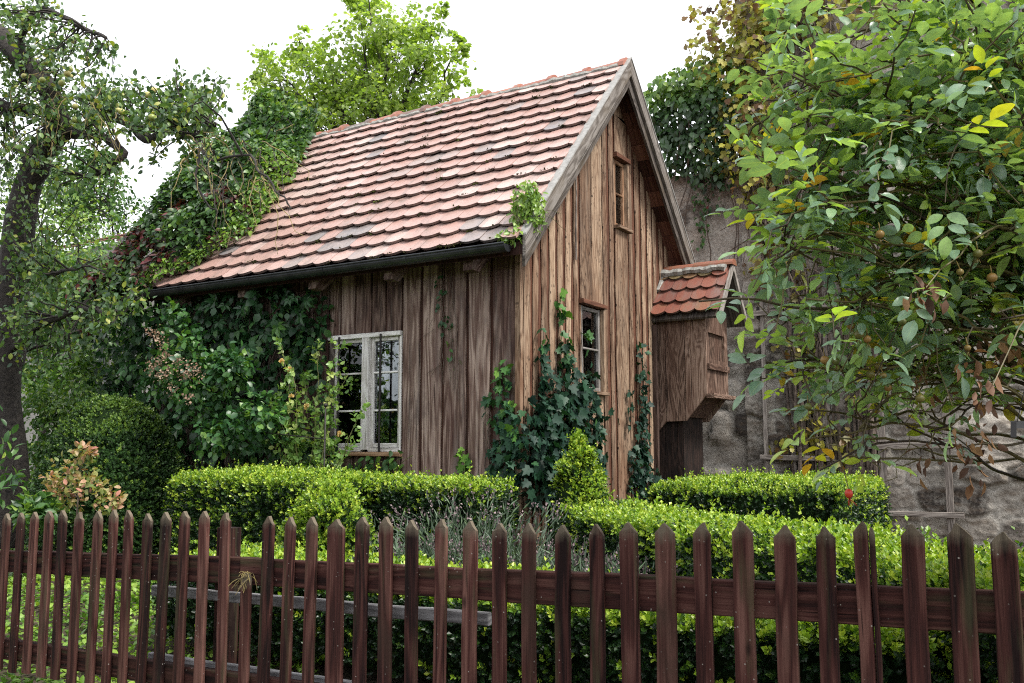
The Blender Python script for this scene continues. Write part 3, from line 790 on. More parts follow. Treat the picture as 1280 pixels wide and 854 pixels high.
def window_gable(y0, y1, z0, z1, ym, nbars, sill=True, white=True):
    mb = MB(); e_z, e_y, e_x = V(0, 0, 1), V(0, 1, 0), V(1, 0, 0); x = -.018
    mat = WINP2 if white else WINB
    for y in (y0 + .018, y1 - .018): plank(mb, (x, y, z0), e_z, e_y, e_x, z1 - z0, .036, .05, 1, tint=.6)
    for z in (z0 + .02, z1 - .02): plank(mb, (x, y0 + .036, z), e_y, e_z, e_x, y1 - y0 - .072, .034, .05, 1, tint=.6)
    for q in range(nbars):
        z = z0 + (z1 - z0) * (q + 1) / (nbars + 1)
        plank(mb, (x + .003, y0 + .036, z), e_y, e_z, e_x, y1 - y0 - .072, .020, .04, 1, tint=.6)
    fr = build('window', mb, mat, house)
    mb = MB(); box(mb, (x - .006, y0 + .03, z0 + .03), (x - .002, y1 - .03, z1 - .03)); build('pane', mb, GLASS, fr)
    mb = MB()
    plank(mb, (-.018, y0 - .016, (z0 + z1) / 2 - (z1 - z0) / 2), e_z, e_x, e_y, z1 - z0, .06, .026, 3, tint=.75)
    plank(mb, (.004, y1 + .018, (z0 + z1) / 2 - (z1 - z0) / 2), e_z, e_x, e_y, z1 - z0, .10, .026, 3, tint=.85)
    plank(mb, (.02, y0 - .06, z1 + .03), e_y, e_z, e_x, y1 - y0 + .12, .045, .10, 4, .01, tint=.15)
    if sill: plank(mb, (.03, y0 - .04, z0 - .02), e_y, e_z, e_x, y1 - y0 + .1, .035, .11, 4, .006, tint=.5)
    build('window_lining', mb, GABW, fr)
window_gable(1.155, 1.575, 1.69, 2.53, 0, 1)
window_gable(1.965, 2.215, 3.50, 4.24, 0, 1, white=False)

# ---- oriel
def oriel():
    y0, y1, X1 = 2.96, 3.70, .64
    yc = (y0 + y1) / 2
    e_z, e_x, e_y = V(0, 0, 1), V(1, 0, 0), V(0, 1, 0)
    mb = MB()
    for y in (y0, y1 - .028):
        ed = [0.035, .155, .385, X1]
        bot = {0.035: 1.30, .155: 1.42, .385: 1.425, X1: 1.72}
        for a, b in zip(ed[:-1], ed[1:]):
            prism(mb, [(a + .004, bot[a]), (b - .004, bot[b]), (b - .004, 2.66), (a + .004, 2.66)], 1, y, y + .028, random.uniform(.25, .8), (0, 0, 1))
    # front: boards, opening strip with cross rail, ledge
    for (a, b, za, zb) in ((y0 + .028, y0 + .085, 1.72, 2.7), (y1 - .11, y1 - .03, 1.72, 2.7), (y0 + .085, y1 - .11, 1.72, 2.12), (y0 + .085, y1 - .11, 2.42, 2.7)):
        prism(mb, [(a + .002, za), (b - .002, za), (b - .002, zb), (a + .002, zb)], 0, X1 - .03, X1 - .004, random.uniform(.3, .7), (0, 0, 1))
    prism(mb, [(y0 + .08, 2.11), (y1 - .10, 2.11), (y1 - .10, 2.43), (y0 + .08, 2.43)], 0, X1 - .06, X1 - .035, .3, (0, 0, 1))
    plank(mb, (X1 + .012, y0 + .02, 2.03), e_y, e_z, e_x, y1 - y0 - .05, .07, .03, 2, tint=.3)
    plank(mb, (X1 + .03, y0 + .01, 1.70), e_y, e_z, e_x, y1 - y0 + .02, .05, .09, 2, tint=.55)
    # slanted floor
    prism(mb, [(.03, 1.47), (.37, 1.47), (X1 - .03, 1.76), (X1 - .03, 1.79), (.36, 1.5), (.03, 1.5)], 1, y0 + .03, y1 - .03, .2, (1, 0, 0))
    bay = build('oriel', mb, ORW, house)
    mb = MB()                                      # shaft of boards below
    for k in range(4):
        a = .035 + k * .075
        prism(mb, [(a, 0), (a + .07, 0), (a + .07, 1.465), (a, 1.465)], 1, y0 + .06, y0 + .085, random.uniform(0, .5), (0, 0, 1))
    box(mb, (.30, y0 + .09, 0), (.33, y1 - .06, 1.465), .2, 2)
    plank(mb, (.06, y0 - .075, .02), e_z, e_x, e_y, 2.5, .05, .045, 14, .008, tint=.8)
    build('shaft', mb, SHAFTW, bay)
    # gable triangle
    rz, ez, xr = 3.20, 2.60, .86
    hw = (y1 - y0) / 2 + .10; th = math.atan2(rz - ez, hw)
    mb = MB(); rng = np.random.default_rng(4)
    for sd in (1, -1):
        tiles(mb, V(0.03, yc - sd * hw, ez - .01), V(1, 0, 0), V(0, sd * math.cos(th), math.sin(th)), V(0, -sd * math.sin(th), math.cos(th)), xr - .06, hw / math.cos(th), .175, .19, rng, 0.0, lip=.05, tints=lambda r, x, s: np.clip((.92 if s > .45 else .42) + r.normal(0, .17), 0, 1))
    rf = build('oriel_roof', mb, TILE2, bay)
    mb = MB()
    for (a, b) in ((.03, .42), (.40, .87)):
        vs = []
        for xx in (a, b):
            for j in range(9):
                q = math.pi * j / 8; vs.append((xx, yc - .085 * math.cos(q), rz - .0 + .075 * math.sin(q) + (0.01 if a > .2 else 0)))
        mb.add(vs, [(j, j+1, 10 + j, 9 + j) for j in range(8)] + [tuple(range(8, -1, -1)), tuple(range(9, 18))], .75)
    build('oriel_ridge_tile', mb, TILE2, bay)
    mb = MB()
    pts = [(x, yc - .115 + random.uniform(-.01, .01), rz - .03 + random.uniform(-.01, .01)) for x in np.linspace(.03, .8, 16)]
    tube(mb, pts, [random.uniform(.035, .055) for _ in pts], 6)
    tube(mb, [(.035, yc - q * hw, rz - q * (rz - ez) + .07 + random.uniform(-.01, .01)) for q in np.linspace(0.1, .55, 8)], .03, 6)
    build('oriel_mortar', mb, MORTAR, bay)
    mb = MB()
    for sd in (1, -1):
        f = lambda y: yc - sd * y
        prism(mb, [(f(hw + .04), ez - .03), (f(0), rz + .045), (f(0), rz - .045), (f(hw + .01), ez - .085)], 0, xr - .028, xr, .9, (0, sd * math.cos(th), math.sin(th)))
        prism(mb, [(f(hw + .0), ez - .03), (f(0), rz + .0), (f(0), rz - .045), (f(hw - .02), ez - .05)], 0, .03, xr - .03, .2, (1, 0, 0))
    prism(mb, [(y0 + .01, 2.66), (y1 - .01, 2.66), (yc, 3.12)], 0, X1 - .03, X1 - .008, .1, (0, 0, 1))
    build('oriel_verge_board', mb, BARGE, bay)
oriel()
def white_stick():
    mb = MB(); a = at(747, 215, 0)
    tube(mb, [(.05, .98, 3.95), (.055, .985, 3.6), (.05, .975, 3.2), (.05, .98, 2.95)], .009, 5)
    build('bare_stick', mb, TREL, house)
white_stick()

# ------------------------------------------------------------------ stone walls
def stone_wall(name, x0, x1, y, z1, seed, label, step=.03, thick=.6, ragged=.0):
    rng = np.random.default_rng(seed)
    nx, nz = int((x1 - x0) / step), int(z1 / step)
    xs = np.linspace(x0, x1, nx); zs = np.linspace(-.1, z1, nz)
    X, Z = np.meshgrid(xs, zs)
    # coursed seeds
    pts = []; z = 0
    while z < z1 + .3:
        h = rng.uniform(.22, .46); x = x0 - .3
        while x < x1 + .3:
            w = rng.uniform(.28, .85); pts.append((x + w / 2, z + h / 2 + rng.normal(0, .02), w, h)); x += w
        z += h
    pts = np.array(pts)
    d1 = np.full(X.shape, 9.); d2 = np.full(X.shape, 9.); id1 = np.zeros(X.shape, int)
    jx = (vnoise(np.stack([X * 5, Z * 5, X * 0], -1)) - .5) * .10; jz = (vnoise(np.stack([X * 5, Z * 5, X * 0 + 8], -1)) - .5) * .10
    for k, (px, pz, w, h) in enumerate(pts):
        m = (np.abs(X - px) < w + .2) & (np.abs(Z - pz) < h + .2)
        if not m.any(): continue
        dx = (X[m] + jx[m] - px) / (w / 2); dz = (Z[m] + jz[m] - pz) / (h / 2)
        d = (np.abs(dx) ** 4 + np.abs(dz) ** 4) ** .25
        a1 = d1[m]; a2 = d2[m]; i1 = id1[m]; c = d < a1
        d2[m] = np.where(c, a1, np.minimum(a2, d)); i1[c] = k; id1[m] = i1; d1[m] = np.where(c, d, a1)
    edge = np.clip((1.0 - d1) / .13, 0, 1)
    tone = rng.random(len(pts))[id1]; dep = rng.normal(0, .022, len(pts))[id1]
    big = vnoise(np.stack([X * 1.1, Z * 1.1, X * 0 + 3], -1)); rough = vnoise(np.stack([X * 9, Z * 14, X * 0 + 5], -1)); r2 = vnoise(np.stack([X * 22, Z * 30, X * 0 + 2], -1))
    render = np.clip((big - .60) / .08, 0, 1)
    d = (edge * .05 + dep * 1.2 * edge) * (1 - render * .75) + rough * .022 + r2 * .020 + big * .04
    Y = y - d
    if ragged: Z = Z + (Z > z1 - .4) * (vnoise(np.stack([X * 2, X * 0, X * 0], -1)) - .5) * ragged
    mb = MB(); vs = np.stack([X, Y, Z], -1).reshape(-1, 3)
    fs = [(j*nx + i, j*nx + i + 1, (j+1)*nx + i + 1, (j+1)*nx + i) for j in range(nz - 1) for i in range(nx - 1)]
    mb.add(vs, fs, tone.ravel(), None, np.clip((1 - edge).ravel() + render.ravel() * .6, 0, 1))
    # body behind the face
    box(mb, (x0, y - .002, -.1), (x1, y + thick, z1 - .02))
    o = build(name, mb, STONE, None, smooth=True)
    tag(o, label, 'wall')
WY = 5.4
stone_wall('stone_wall', -6.0, .35, WY, 5.0, 5, 'lower length of old rubble stone wall right behind the gable, topped by dark creeper', step=.05)
stone_wall('stone_wall', .352, 6.2, WY - .05, 8.3, 6, 'tall grey rubble stone wall behind the trellis and rose bush at right', step=.020)

# iron pipe from the oriel to the wall
mb = MB(); tube(mb, [(.45, 5.32, 2.92), (1.25, 5.25, 2.90)], .055, 10); box(mb, (.55, 5.2, 2.83), (.6, 5.42, 2.99)); box(mb, (1.1, 5.2, 2.83), (1.15, 5.42, 2.99))
tag(build('waste_pipe', mb, IRON, loc=(.85, 5.3, 2.9)), 'short dark horizontal pipe fixed on the stone wall beside the oriel', 'pipe')

def trellis():
    t = thing('wall_trellis', 'grey weathered wooden trellis of uprights and cross slats on the tall stone wall', 'trellis', (2.0, WY - .16, 0))
    mb = None
    yy = WY - .18
    for x, z0, z1, w in ((.62, .1, 7.0, .05), (.98, .1, 6.6, .06), (1.42, .1, 6.9, .06), (2.05, .06, 4.2, .085), (2.78, .02, 4.6, .085), (3.35, 2.4, 7, .06), (1.2, 4.0, 7.6, .05), (1.62, 3.8, 7.6, .06)):
        mb = MB(); plank(mb, (x, yy, z0), V(0, 0, 1), V(1, 0, 0), V(0, -1, 0), z1 - z0, w, .045, 6, .006, tint=random.uniform(.4, .8)); build('upright', mb, TREL, t)
    for xa, xb, z in ((2.10, 2.93, .33), (1.90, 2.86, 1.14), (.55, 1.5, 1.0), (1.9, 2.9, 1.98), (.5, 2.9, 2.9), (.5, 3.5, 3.9), (.5, 3.5, 5.0), (.5, 2.0, 6.1)):
        mb = MB(); plank(mb, (xa, yy - .045, z), nrm(V(1, 0, random.uniform(-.02, .02))), V(0, 0, 1), V(0, -1, 0), xb - xa, .065, .035, 4, .006, tint=random.uniform(.6, 1)); build('slat', mb, TREL, t)
trellis()

# ------------------------------------------------------------------ fence
FY = -3.77
PX = [10, 27, 44, 62.5, 80, 100, 122.5, 142.5, 162.5, 185, 206.5, 231, 256.5, 283.5, None, 335, 361.5, 390, 422, 452, 484, 517, 551, 587, 624, 661, 702, 745, 787, 830, 878, 927, 979, 1030, 1084, 1139.5, 1197.5, 1256]
TOPY = [642, 641, 640, 639, 638, 640, 639, 637, 638, 642, 640, 639, 639, 641, 718, 645, 646, 646, 649, 646, 646, 650, 649, 651, 654, 654, 656, 655, 653, 654, 653, 651, 656, 658, 652, 655, 654, 665]
fence = thing('picket_fence', 'reddish brown wooden picket fence with pointed pickets across the foreground', 'fence', (1.4, FY, -.25))
def fence_build():
    rng = np.random.default_rng(21)
    PXX = [-61, -43, -25, -8] + PX; TT = [643, 642, 643, 642] + TOPY
    def picket(px, ty, k):
        if px is None: px = 309
        p = at(px, ty, FY); x, zt = p[0], p[2]
        w = rng.normal(.0635, .0035); th = .021
        if k == 4 + 18: w = .093
        z0 = -.115 + (x + 1.2) * .024 + rng.normal(0, .012)
        lean = rng.normal(0, .006); sh = rng.uniform(.034, .043); pk = rng.normal(0, .004)
        split = k == 4 + 34
        broken = ty > 700
        def one(xa, xb, zshift, prof):
            mb = MB(); nz = 14; vs = []; gr = []; age = []
            off = V(rng.uniform(0, 90), rng.uniform(0, 90), rng.uniform(0, 9)); ch = .0035
            hs = np.linspace(z0, zt - sh - zshift, nz)
            rows = []
            for z in hs:
                wob = (vnoise(V(z * 6 + k * 3.1, k * 1.7, 0)) - .5) * .004
                rows.append((xa + wob, xb + wob, z))
            for (a, b, z) in rows:
                sec = [(a, th/2 - ch), (a + ch, th/2), (b - ch, th/2), (b, th/2 - ch), (b, -th/2 + ch), (b - ch, -th/2), (a + ch, -th/2), (a, -th/2 + ch)]
                for (xx, yy) in sec:
                    vs.append((x + xx + lean * (z - z0), FY + yy - .0, z)); gr.append((z + off[0], xx + off[1], yy + off[2]))
                    age.append(max(0, 1 - (zt - z) / .11))
            fs = [(r*8 + j, r*8 + (j+1) % 8, r*8 + 8 + (j+1) % 8, r*8 + 8 + j) for r in range(nz - 1) for j in range(8)]
            fs.append(tuple(range(7, -1, -1)))
            base = (nz - 1) * 8
            # pointed top: two ridge points front/back
            for (xx, zz) in prof:
                for yy in (-th/2 + .001, th/2 - .001):
                    vs.append((x + xx + lean * (zz - z0), FY + yy, zz)); gr.append((zz + off[0], xx + off[1], yy + off[2])); age.append(1.0)
            np_ = len(prof); fr = [base + nz * 0 + i for i in (7, 6, 5, 4)]  # back edge (y-)
            bk = [base + i for i in (0, 1, 2, 3)]
            F = [nz * 8 + 2 * i for i in range(np_)]; B = [nz * 8 + 2 * i + 1 for i in range(np_)]
            fs.append(tuple(fr + F[::-1])); fs.append(tuple(bk + B[::-1]))
            l = [(base + 7, base + 0)] + [(F[i], B[i]) for i in range(np_)] + [(base + 4, base + 3)]
            for (a, b), (c, d) in zip(l[:-1], l[1:]): fs.append((a, b, d, c))
            mb.add(vs, fs, rng.uniform(.2, .8), gr, age)
            return mb
        h = w / 2
        if split:
            mb = one(-h, h * .38, 0, [(-h * .55, zt - .014), (-.004, zt), (h * .2, zt - .012)])
            m2 = one(h * .5, h, .006, [(h * .62, zt - .016), (h * .8, zt - .022)])
            mb.add(m2.v, m2.f, m2.t, m2.g, m2.a)
        elif broken:
            mb = one(-h, h, 0, [(-h * .7, zt - .012), (-h * .3, zt + .006), (h * .1, zt - .008), (h * .5, zt + .003), (h * .8, zt - .02)])
        else:
            mb = one(-h, h, 0, [(-h * .52, zt - sh * .56 + rng.normal(0, .003)), (pk - .0025, zt - .0015), (pk + .002, zt), (h * .5, zt - sh * .55 + rng.normal(0, .003))])
        o = build('picket', mb, FENW, fence)
        if broken: o['label'] = 'short broken picket with splintered top'
        if split: o['label'] = 'picket split lengthwise near its right edge'
        if k == 4 + 18: o['label'] = 'wider picket'
        if broken:
            m3 = MB()
            for q in range(26):
                a = V(x + rng.uniform(-.02, .03), FY + rng.uniform(-.016, .016), zt + rng.uniform(-.02, .012)); d = V(rng.normal(0, .03), rng.normal(-.02, .02), rng.uniform(-.08, .02))
                tube(m3, bez(a, a + d * .5 + V(0, 0, .02), a + d, 4), .0016, 3)
            build('dry_straw', m3, GCANE if False else BARKG, o)
        # nails
    for k, (px, ty) in enumerate(zip(PXX, TT)): picket(px, ty, k)
    yb = FY + .036
    # upper rail, lower rail
    def rail(pa, pb, h, t=.045, y=yb, nm='rail', mat=FENW, tint=.4, lab=None):
        a, b = np.array(pa, float), np.array(pb, float); e = nrm(b - a)
        mb = MB(); plank(mb, a, e, nrm(np.cross(V(0, 1, 0), e)) * -1, V(0, -1, 0), np.linalg.norm(b - a), h, t, 20, .006, tint=tint, bow=0)
        o = build(nm, mb, mat, fence)
        if lab: o['label'] = lab
    rail((-2.0, yb, .448), (.72, yb, .560), .122, tint=.3)
    rail((.725, yb, .560), (4.9, yb, .695), .122, tint=.5)
    rail((-2.0, yb, -.03), (4.9, yb, .14), .11, tint=.35)
    pa, pb = at(192, 738, yb + .04), at(612, 775, yb + .04)
    rail(pa, pb, .05, .03, yb + .04, 'repair_batten', RAW, .6, 'bare grey repair batten')
    pa, pb = at(188, 822, yb + .04), at(440, 858, yb + .04)
    rail(pa, pb, .05, .03, yb + .04, 'repair_batten', RAW, .6, 'bare grey repair batten')
    mb = MB(); p = at(291, 660, yb + .08)
    plank(mb, (p[0] - .03, yb + .085, -.3), V(0, 0, 1), V(1, 0, 0), V(0, -1, 0), p[2] + .3, .085, .085, 4, tint=.1); build('post', mb, FENW, fence)
fence_build()

# ------------------------------------------------------------------ hedges
def sprigs(rng, P, A, L, n, size, spread=.9, fresh=None, tint=None):
    """expand sprig bases (P, axis A, length L) into n leaves each"""
    m = len(P)
    t = np.tile((np.arange(n) + .5) / n, (m, 1)) + rng.normal(0, .06, (m, n))
    ph = rng.uniform(0, 6.28, (m, 1)) + np.arange(n) * 2.4
    A = nrm(A); a = np.where(np.abs(A[:, 2:3]) < .9, V(0, 0, 1), V(1, 0, 0))
    X = nrm(np.cross(A, a)); Y = np.cross(A, X)
    R = np.cos(ph)[..., None] * X[:, None, :] + np.sin(ph)[..., None] * Y[:, None, :]
    Lx = np.broadcast_to(np.asarray(L, float), (m,))[:, None]
    pos = P[:, None, :] + A[:, None, :] * (t * Lx)[..., None]
    sp = spread * (1.15 - .75 * np.clip(t, 0, 1))
    T = A[:, None, :] * .7 + R * sp[..., None]
    Nn = A[:, None, :] * 1.0 - R * .5
    S = np.broadcast_to(np.asarray(size, float), (m,))[:, None] * rng.uniform(.6, 1.3, (m, n))
    tt = np.broadcast_to(np.asarray(tint, float), (m,))[:, None] + rng.normal(0, .07, (m, n)) + .10 * (t - .5)
    return pos.reshape(-1, 3), T.reshape(-1, 3), Nn.reshape(-1, 3), S.ravel(), np.clip(tt, 0, 1).ravel()

def hedge(name, label, cx, cy, lx, ly, h, rot, seed, dens=1500, leaf=.021, r=.13, cat='hedge', group=None, freshtop=.9, freshside=.12, z0=0.0, lump=.05, mat=None, dome=None):
    rng = np.random.default_rng(seed)
    ca, sa = math.cos(rot), math.sin(rot)
    def tow(p): return np.stack([cx + p[:, 0] * ca - p[:, 1] * sa, cy + p[:, 0] * sa + p[:, 1] * ca, z0 + p[:, 2]], 1)
    def rotv(p): return np.stack([p[:, 0] * ca - p[:, 1] * sa, p[:, 0] * sa + p[:, 1] * ca, p[:, 2]], 1)
    def surf(n_mult=1.0):
        Ps = []
        for (ax, sg, area) in ((2, 1, lx * ly), (0, 1, ly * h), (0, -1, ly * h), (1, 1, lx * h), (1, -1, lx * h)):
            n = int(area * dens * n_mult * (.45 if (ax == 1 and sg == 1) else 1) * (1.25 if ax == 2 else 1))
            p = rng.uniform(-.5, .5, (n, 3)) * V(lx, ly, h) + V(0, 0, h / 2)
            p[:, ax] = sg * V(lx, ly, h)[ax] / 2 + (h / 2 if ax == 2 else 0)
            Ps.append(p)
        p = np.concatenate(Ps)
        inner = np.clip(p, V(-lx/2 + r, -ly/2 + r, 0), V(lx/2 - r, ly/2 - r, h - r))
        d = p - inner; nn = nrm(d); p = inner + nn * r
        return p, nn
    def disp(p):
        q = tow(p)
        return (vnoise(q * 2.6, seed) - .5) * lump * 1.6 + (vnoise(q * 8.5, seed + 1) - .5) * lump * 1.0
    p, nn = surf()
    if dome is not None: p, nn = dome(p, nn, rng)
    dd = disp(p)
    depth = rng.uniform(0, 1, len(p)) ** 2 * .07
    base = p + nn * (dd - .03 - depth)[:, None]
    up = nn[:, 2]
    hz = p[:, 2] / h
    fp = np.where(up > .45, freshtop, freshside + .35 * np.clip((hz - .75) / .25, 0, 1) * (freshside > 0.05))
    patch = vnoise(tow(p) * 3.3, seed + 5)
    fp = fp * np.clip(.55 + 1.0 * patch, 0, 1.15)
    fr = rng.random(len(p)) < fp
    A = nn + V(0, 0, .55) + rng.normal(0, .38, p.shape)
    L = np.where(fr, rng.uniform(.035, .075, len(p)), rng.uniform(.03, .05, len(p)))
    stray = rng.random(len(p)) < .035; L = np.where(stray, L * 2.1, L)
    bare = vnoise(tow(p) * 4.5, seed + 9) > .80
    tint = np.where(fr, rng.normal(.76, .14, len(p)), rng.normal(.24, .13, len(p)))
    sz = leaf * np.where(fr, 1.08, 1.0) * rng.uniform(.85, 1.15, len(p))
    kp = ~(bare & (rng.random(len(p)) < .4))
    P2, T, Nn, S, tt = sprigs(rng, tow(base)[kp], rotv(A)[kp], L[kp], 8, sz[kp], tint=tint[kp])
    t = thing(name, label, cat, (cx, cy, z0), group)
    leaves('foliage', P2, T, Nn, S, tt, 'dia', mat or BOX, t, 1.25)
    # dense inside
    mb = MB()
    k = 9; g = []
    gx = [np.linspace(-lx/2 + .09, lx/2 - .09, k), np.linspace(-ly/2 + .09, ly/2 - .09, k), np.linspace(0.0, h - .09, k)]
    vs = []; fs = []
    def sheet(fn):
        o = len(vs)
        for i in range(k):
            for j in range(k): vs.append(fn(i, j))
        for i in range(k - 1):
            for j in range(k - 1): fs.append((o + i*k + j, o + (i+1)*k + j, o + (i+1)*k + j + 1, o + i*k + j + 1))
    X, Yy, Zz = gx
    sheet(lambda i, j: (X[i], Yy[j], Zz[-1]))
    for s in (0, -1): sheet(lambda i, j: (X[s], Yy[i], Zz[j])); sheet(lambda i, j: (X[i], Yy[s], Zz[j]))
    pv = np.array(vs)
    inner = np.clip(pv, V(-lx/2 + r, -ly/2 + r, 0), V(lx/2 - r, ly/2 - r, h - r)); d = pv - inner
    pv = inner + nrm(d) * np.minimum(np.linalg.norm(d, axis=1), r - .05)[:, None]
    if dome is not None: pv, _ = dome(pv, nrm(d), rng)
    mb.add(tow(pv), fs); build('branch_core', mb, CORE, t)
    return t

G = 'clipped box hedges'
hedge('box_hedge', 'clipped box hedge with yellow-green top standing before the vine and the yellow rose', -1.72, -1.03, 2.0, 1.05, .90, 0, 31, group=G, freshtop=.95, freshside=.25)
hedge('box_hedge', 'clipped box hedge under the window and house side wall, ending before the corner ivy', -.26, -.78, 1.05, .78, .87, 0, 32, group=G, freshtop=.9, freshside=.06)
hedge('box_hedge', 'long low box hedge running directly behind the picket fence', 2.0, -2.74, 5.4, .80, .45, 0.0, 33, dens=1500, leaf=.024, group=G, freshtop=.95, freshside=.05)
dv = V(3.0, -2.4); hl = 4.1
hedge('box_hedge', 'diagonal box hedge running from the pointed box cone towards the right fence end', 2.62, -1.86, hl, .70, .71, math.atan2(dv[1], dv[0]), 34, group=G, freshtop=.9, freshside=.2)
hedge('box_hedge', 'broad block of box hedge in front of the oriel and stone wall', 1.66, 1.75, 1.75, 2.0, .82, 0, 35, dens=1450, group=G, freshtop=.92, freshside=.1)
# corner bush linking the two
def lump_dome(lx, ly, h, pw=2.4):
    def f(p, nn, rng):
        z = np.clip(p[:, 2] / h, 0, 1); s = np.clip(1 - z ** pw, 0.02, 1) ** .5
        q = p.copy(); 
        rr = np.sqrt((p[:, 0] / (lx / 2)) ** 2 + (p[:, 1] / (ly / 2)) ** 2); mx = np.maximum(np.abs(p[:, 0]) / (lx / 2), np.abs(p[:, 1]) / (ly / 2))
        k = np.where(rr > 1e-4, mx / np.maximum(rr, 1e-4), 1)
        bul = .82 + .18 * np.sin(np.clip(z, 0, 1) * math.pi * .8 + .4)
        q[:, 0] *= k * s * bul; q[:, 1] *= k * s * bul
        top = nn[:, 2] > .7
        q[:, 2] = np.where(top, h * np.clip(1 - np.minimum(mx, 1) ** (2 * 1.0), 0.0, 1) ** (1 / pw), q[:, 2])
        q[:, 0] = np.where(top, p[:, 0] * k * .99 * bul, q[:, 0]); q[:, 1] = np.where(top, p[:, 1] * k * .99 * bul, q[:, 1])
        n2 = nrm(np.stack([q[:, 0] / (lx/2) ** 2, q[:, 1] / (ly/2) ** 2, (np.clip(q[:, 2], 0, h) - h * .35) / (h * .75) ** 2], 1))
        return q, n2
    return f
hedge('box_bush', 'rounded young box bush with loose fresh shoots at the hedge corner behind the fence', -.42, -1.88, .62, .62, .80, 0, 36, dens=1700, r=.1, cat='bush', freshtop=.8, freshside=.62, lump=.16, dome=lump_dome(.62, .62, .80))
hedge('box_ball', 'tall dark rounded box bush clipped smooth beside the vine-covered wall', float(at(138, 600, -.75)[0]), -.75, 1.62, 1.5, 1.62, 0, 37, dens=1500, leaf=.024, r=.1, cat='bush', freshtop=.6, freshside=.10, lump=.07, mat=BOXB, dome=lump_dome(1.62, 1.5, 1.62, 3.2))
def cone_dome(R, h):
    def f(p, nn, rng):
        n = len(p)
        mx = np.maximum(np.abs(p[:, 0]), np.abs(p[:, 1])) / R; ang = np.arctan2(p[:, 1], p[:, 0])
        top = nn[:, 2] > .7
        z = np.where(top, h * rng.uniform(0, 1, n) ** 1.6, p[:, 2])
        rr = R * np.clip(1 - z / h, 0, 1) ** .85 * (1 + .08 * np.sin(z * 14))
        q = np.stack([np.cos(ang) * rr, np.sin(ang) * rr, z], 1)
        return q, nrm(np.stack([np.cos(ang), np.sin(ang), np.full(n, .45)], 1))
    return f
cp = at(733, 600, -.1)
hedge('box_cone', 'pointed box cone standing at the end of the diagonal hedge before the gable', .62, -.12, .72, .72, 1.22, 0, 38, dens=2000, r=.1, cat='bush', freshtop=.6, freshside=.6, lump=.16, dome=cone_dome(.37, 1.26))

# ------------------------------------------------------------------ lavender
def lavender(x, y, r, h, seed, label):
    rng = np.random.default_rng(seed); n = int(270 * (r / .35))
    t = thing('lavender', label, 'lavender', (x, y, 0), 'lavender plants in the bed')
    a = rng.uniform(0, 6.28, n); rr = r * np.sqrt(rng.random(n)) * .55
    base = np.stack([x + rr * np.cos(a), y + rr * np.sin(a), np.full(n, .02)], 1)
    out = np.stack([np.cos(a), np.sin(a), np.zeros(n)], 1) * (rr / r)[:, None] * 1.3 + rng.normal(0, .16, (n, 3)) * V(1, 1, 0) + V(0, 0, 1)
    L = h * rng.uniform(.55, 1.05, n)
    # blades: stacked narrow leaves along the stem
    k = 9
    tt = (np.arange(k) + .5) / k
    A = nrm(out)
    pos = base[:, None, :] + A[:, None, :] * (L[:, None] * tt[None, :])[..., None]
    T = A[:, None, :] + rng.normal(0, .38, (n, k, 3))
    leaves('leaf_stem', pos.reshape(-1, 3), T.reshape(-1, 3), rdir(rng, n * k), rng.uniform(.05, .11, n * k), np.clip(rng.normal(.45, .2, n * k), 0, 1), 'narrow', LAVL, t, .45)
    m = rng.random(n) < .55
    tip = (base + A * L[:, None])[m]; q = len(tip); nl = 7
    pos = tip[:, None, :] + A[m][:, None, :] * (np.arange(nl) / nl * .06)[None, :, None] + rng.normal(0, .005, (q, nl, 3))
    leaves('flower_head', pos.reshape(-1, 3), (A[m][:, None, :] + rng.normal(0, .6, (q, nl, 3))).reshape(-1, 3), rdir(rng, q * nl), rng.uniform(.012, .022, q * nl), rng.random(q * nl), 'dia', LAVF, t, 1.3)
lavender(.45, -1.42, .42, .78, 51, 'tall lavender clump with dry purple heads before the hedge under the house wall')
lavender(.95, -1.60, .36, .52, 52, 'grey-green lavender clump in front of the ivy at the house corner')
lavender(.35, -1.85, .34, .52, 53, 'lavender clump at the left end of the bed behind the low hedge')
lavender(1.45, -1.72, .32, .52, 54, 'lavender clump between the box cone and the low hedge')
lavender(1.95, -2.08, .28, .46, 55, 'low silvery lavender clump before the diagonal hedge')

# ------------------------------------------------------------------ climbing plants
def wall_leaves(rng, blobs, plane, dens, thick=.10):
    """blobs: (u, z, ru, rz, weight, thickness) on a wall plane -> points, normals"""
    P = []; 
    for (u, z, ru, rz, w, th) in blobs:
        n = max(3, int(dens * math.pi * ru * rz * w))
        q = rdir(rng, n)[:, :2]; q = nrm(q) * (rng.random(n) ** .55)[:, None]
        d = rng.random(n) * th * (1 - .6 * np.linalg.norm(q, axis=1))
        P.append(np.stack([u + q[:, 0] * ru, d, z + q[:, 1] * rz], 1))
    P = np.concatenate(P)
    return P
def place(P, plane):           # plane 'side': y=-d ; 'gable': x=+d ; 'stone': y = WY-d
    if plane == 'side': return np.stack([P[:, 0], -.01 - P[:, 1], P[:, 2]], 1), V(0, -1, 0)
    if plane == 'gable': return np.stack([.05 + P[:, 1], P[:, 0], P[:, 2]], 1), V(1, 0, 0)
    return np.stack([P[:, 0], WY - .13 - P[:, 1], P[:, 2]], 1), V(0, -1, 0)

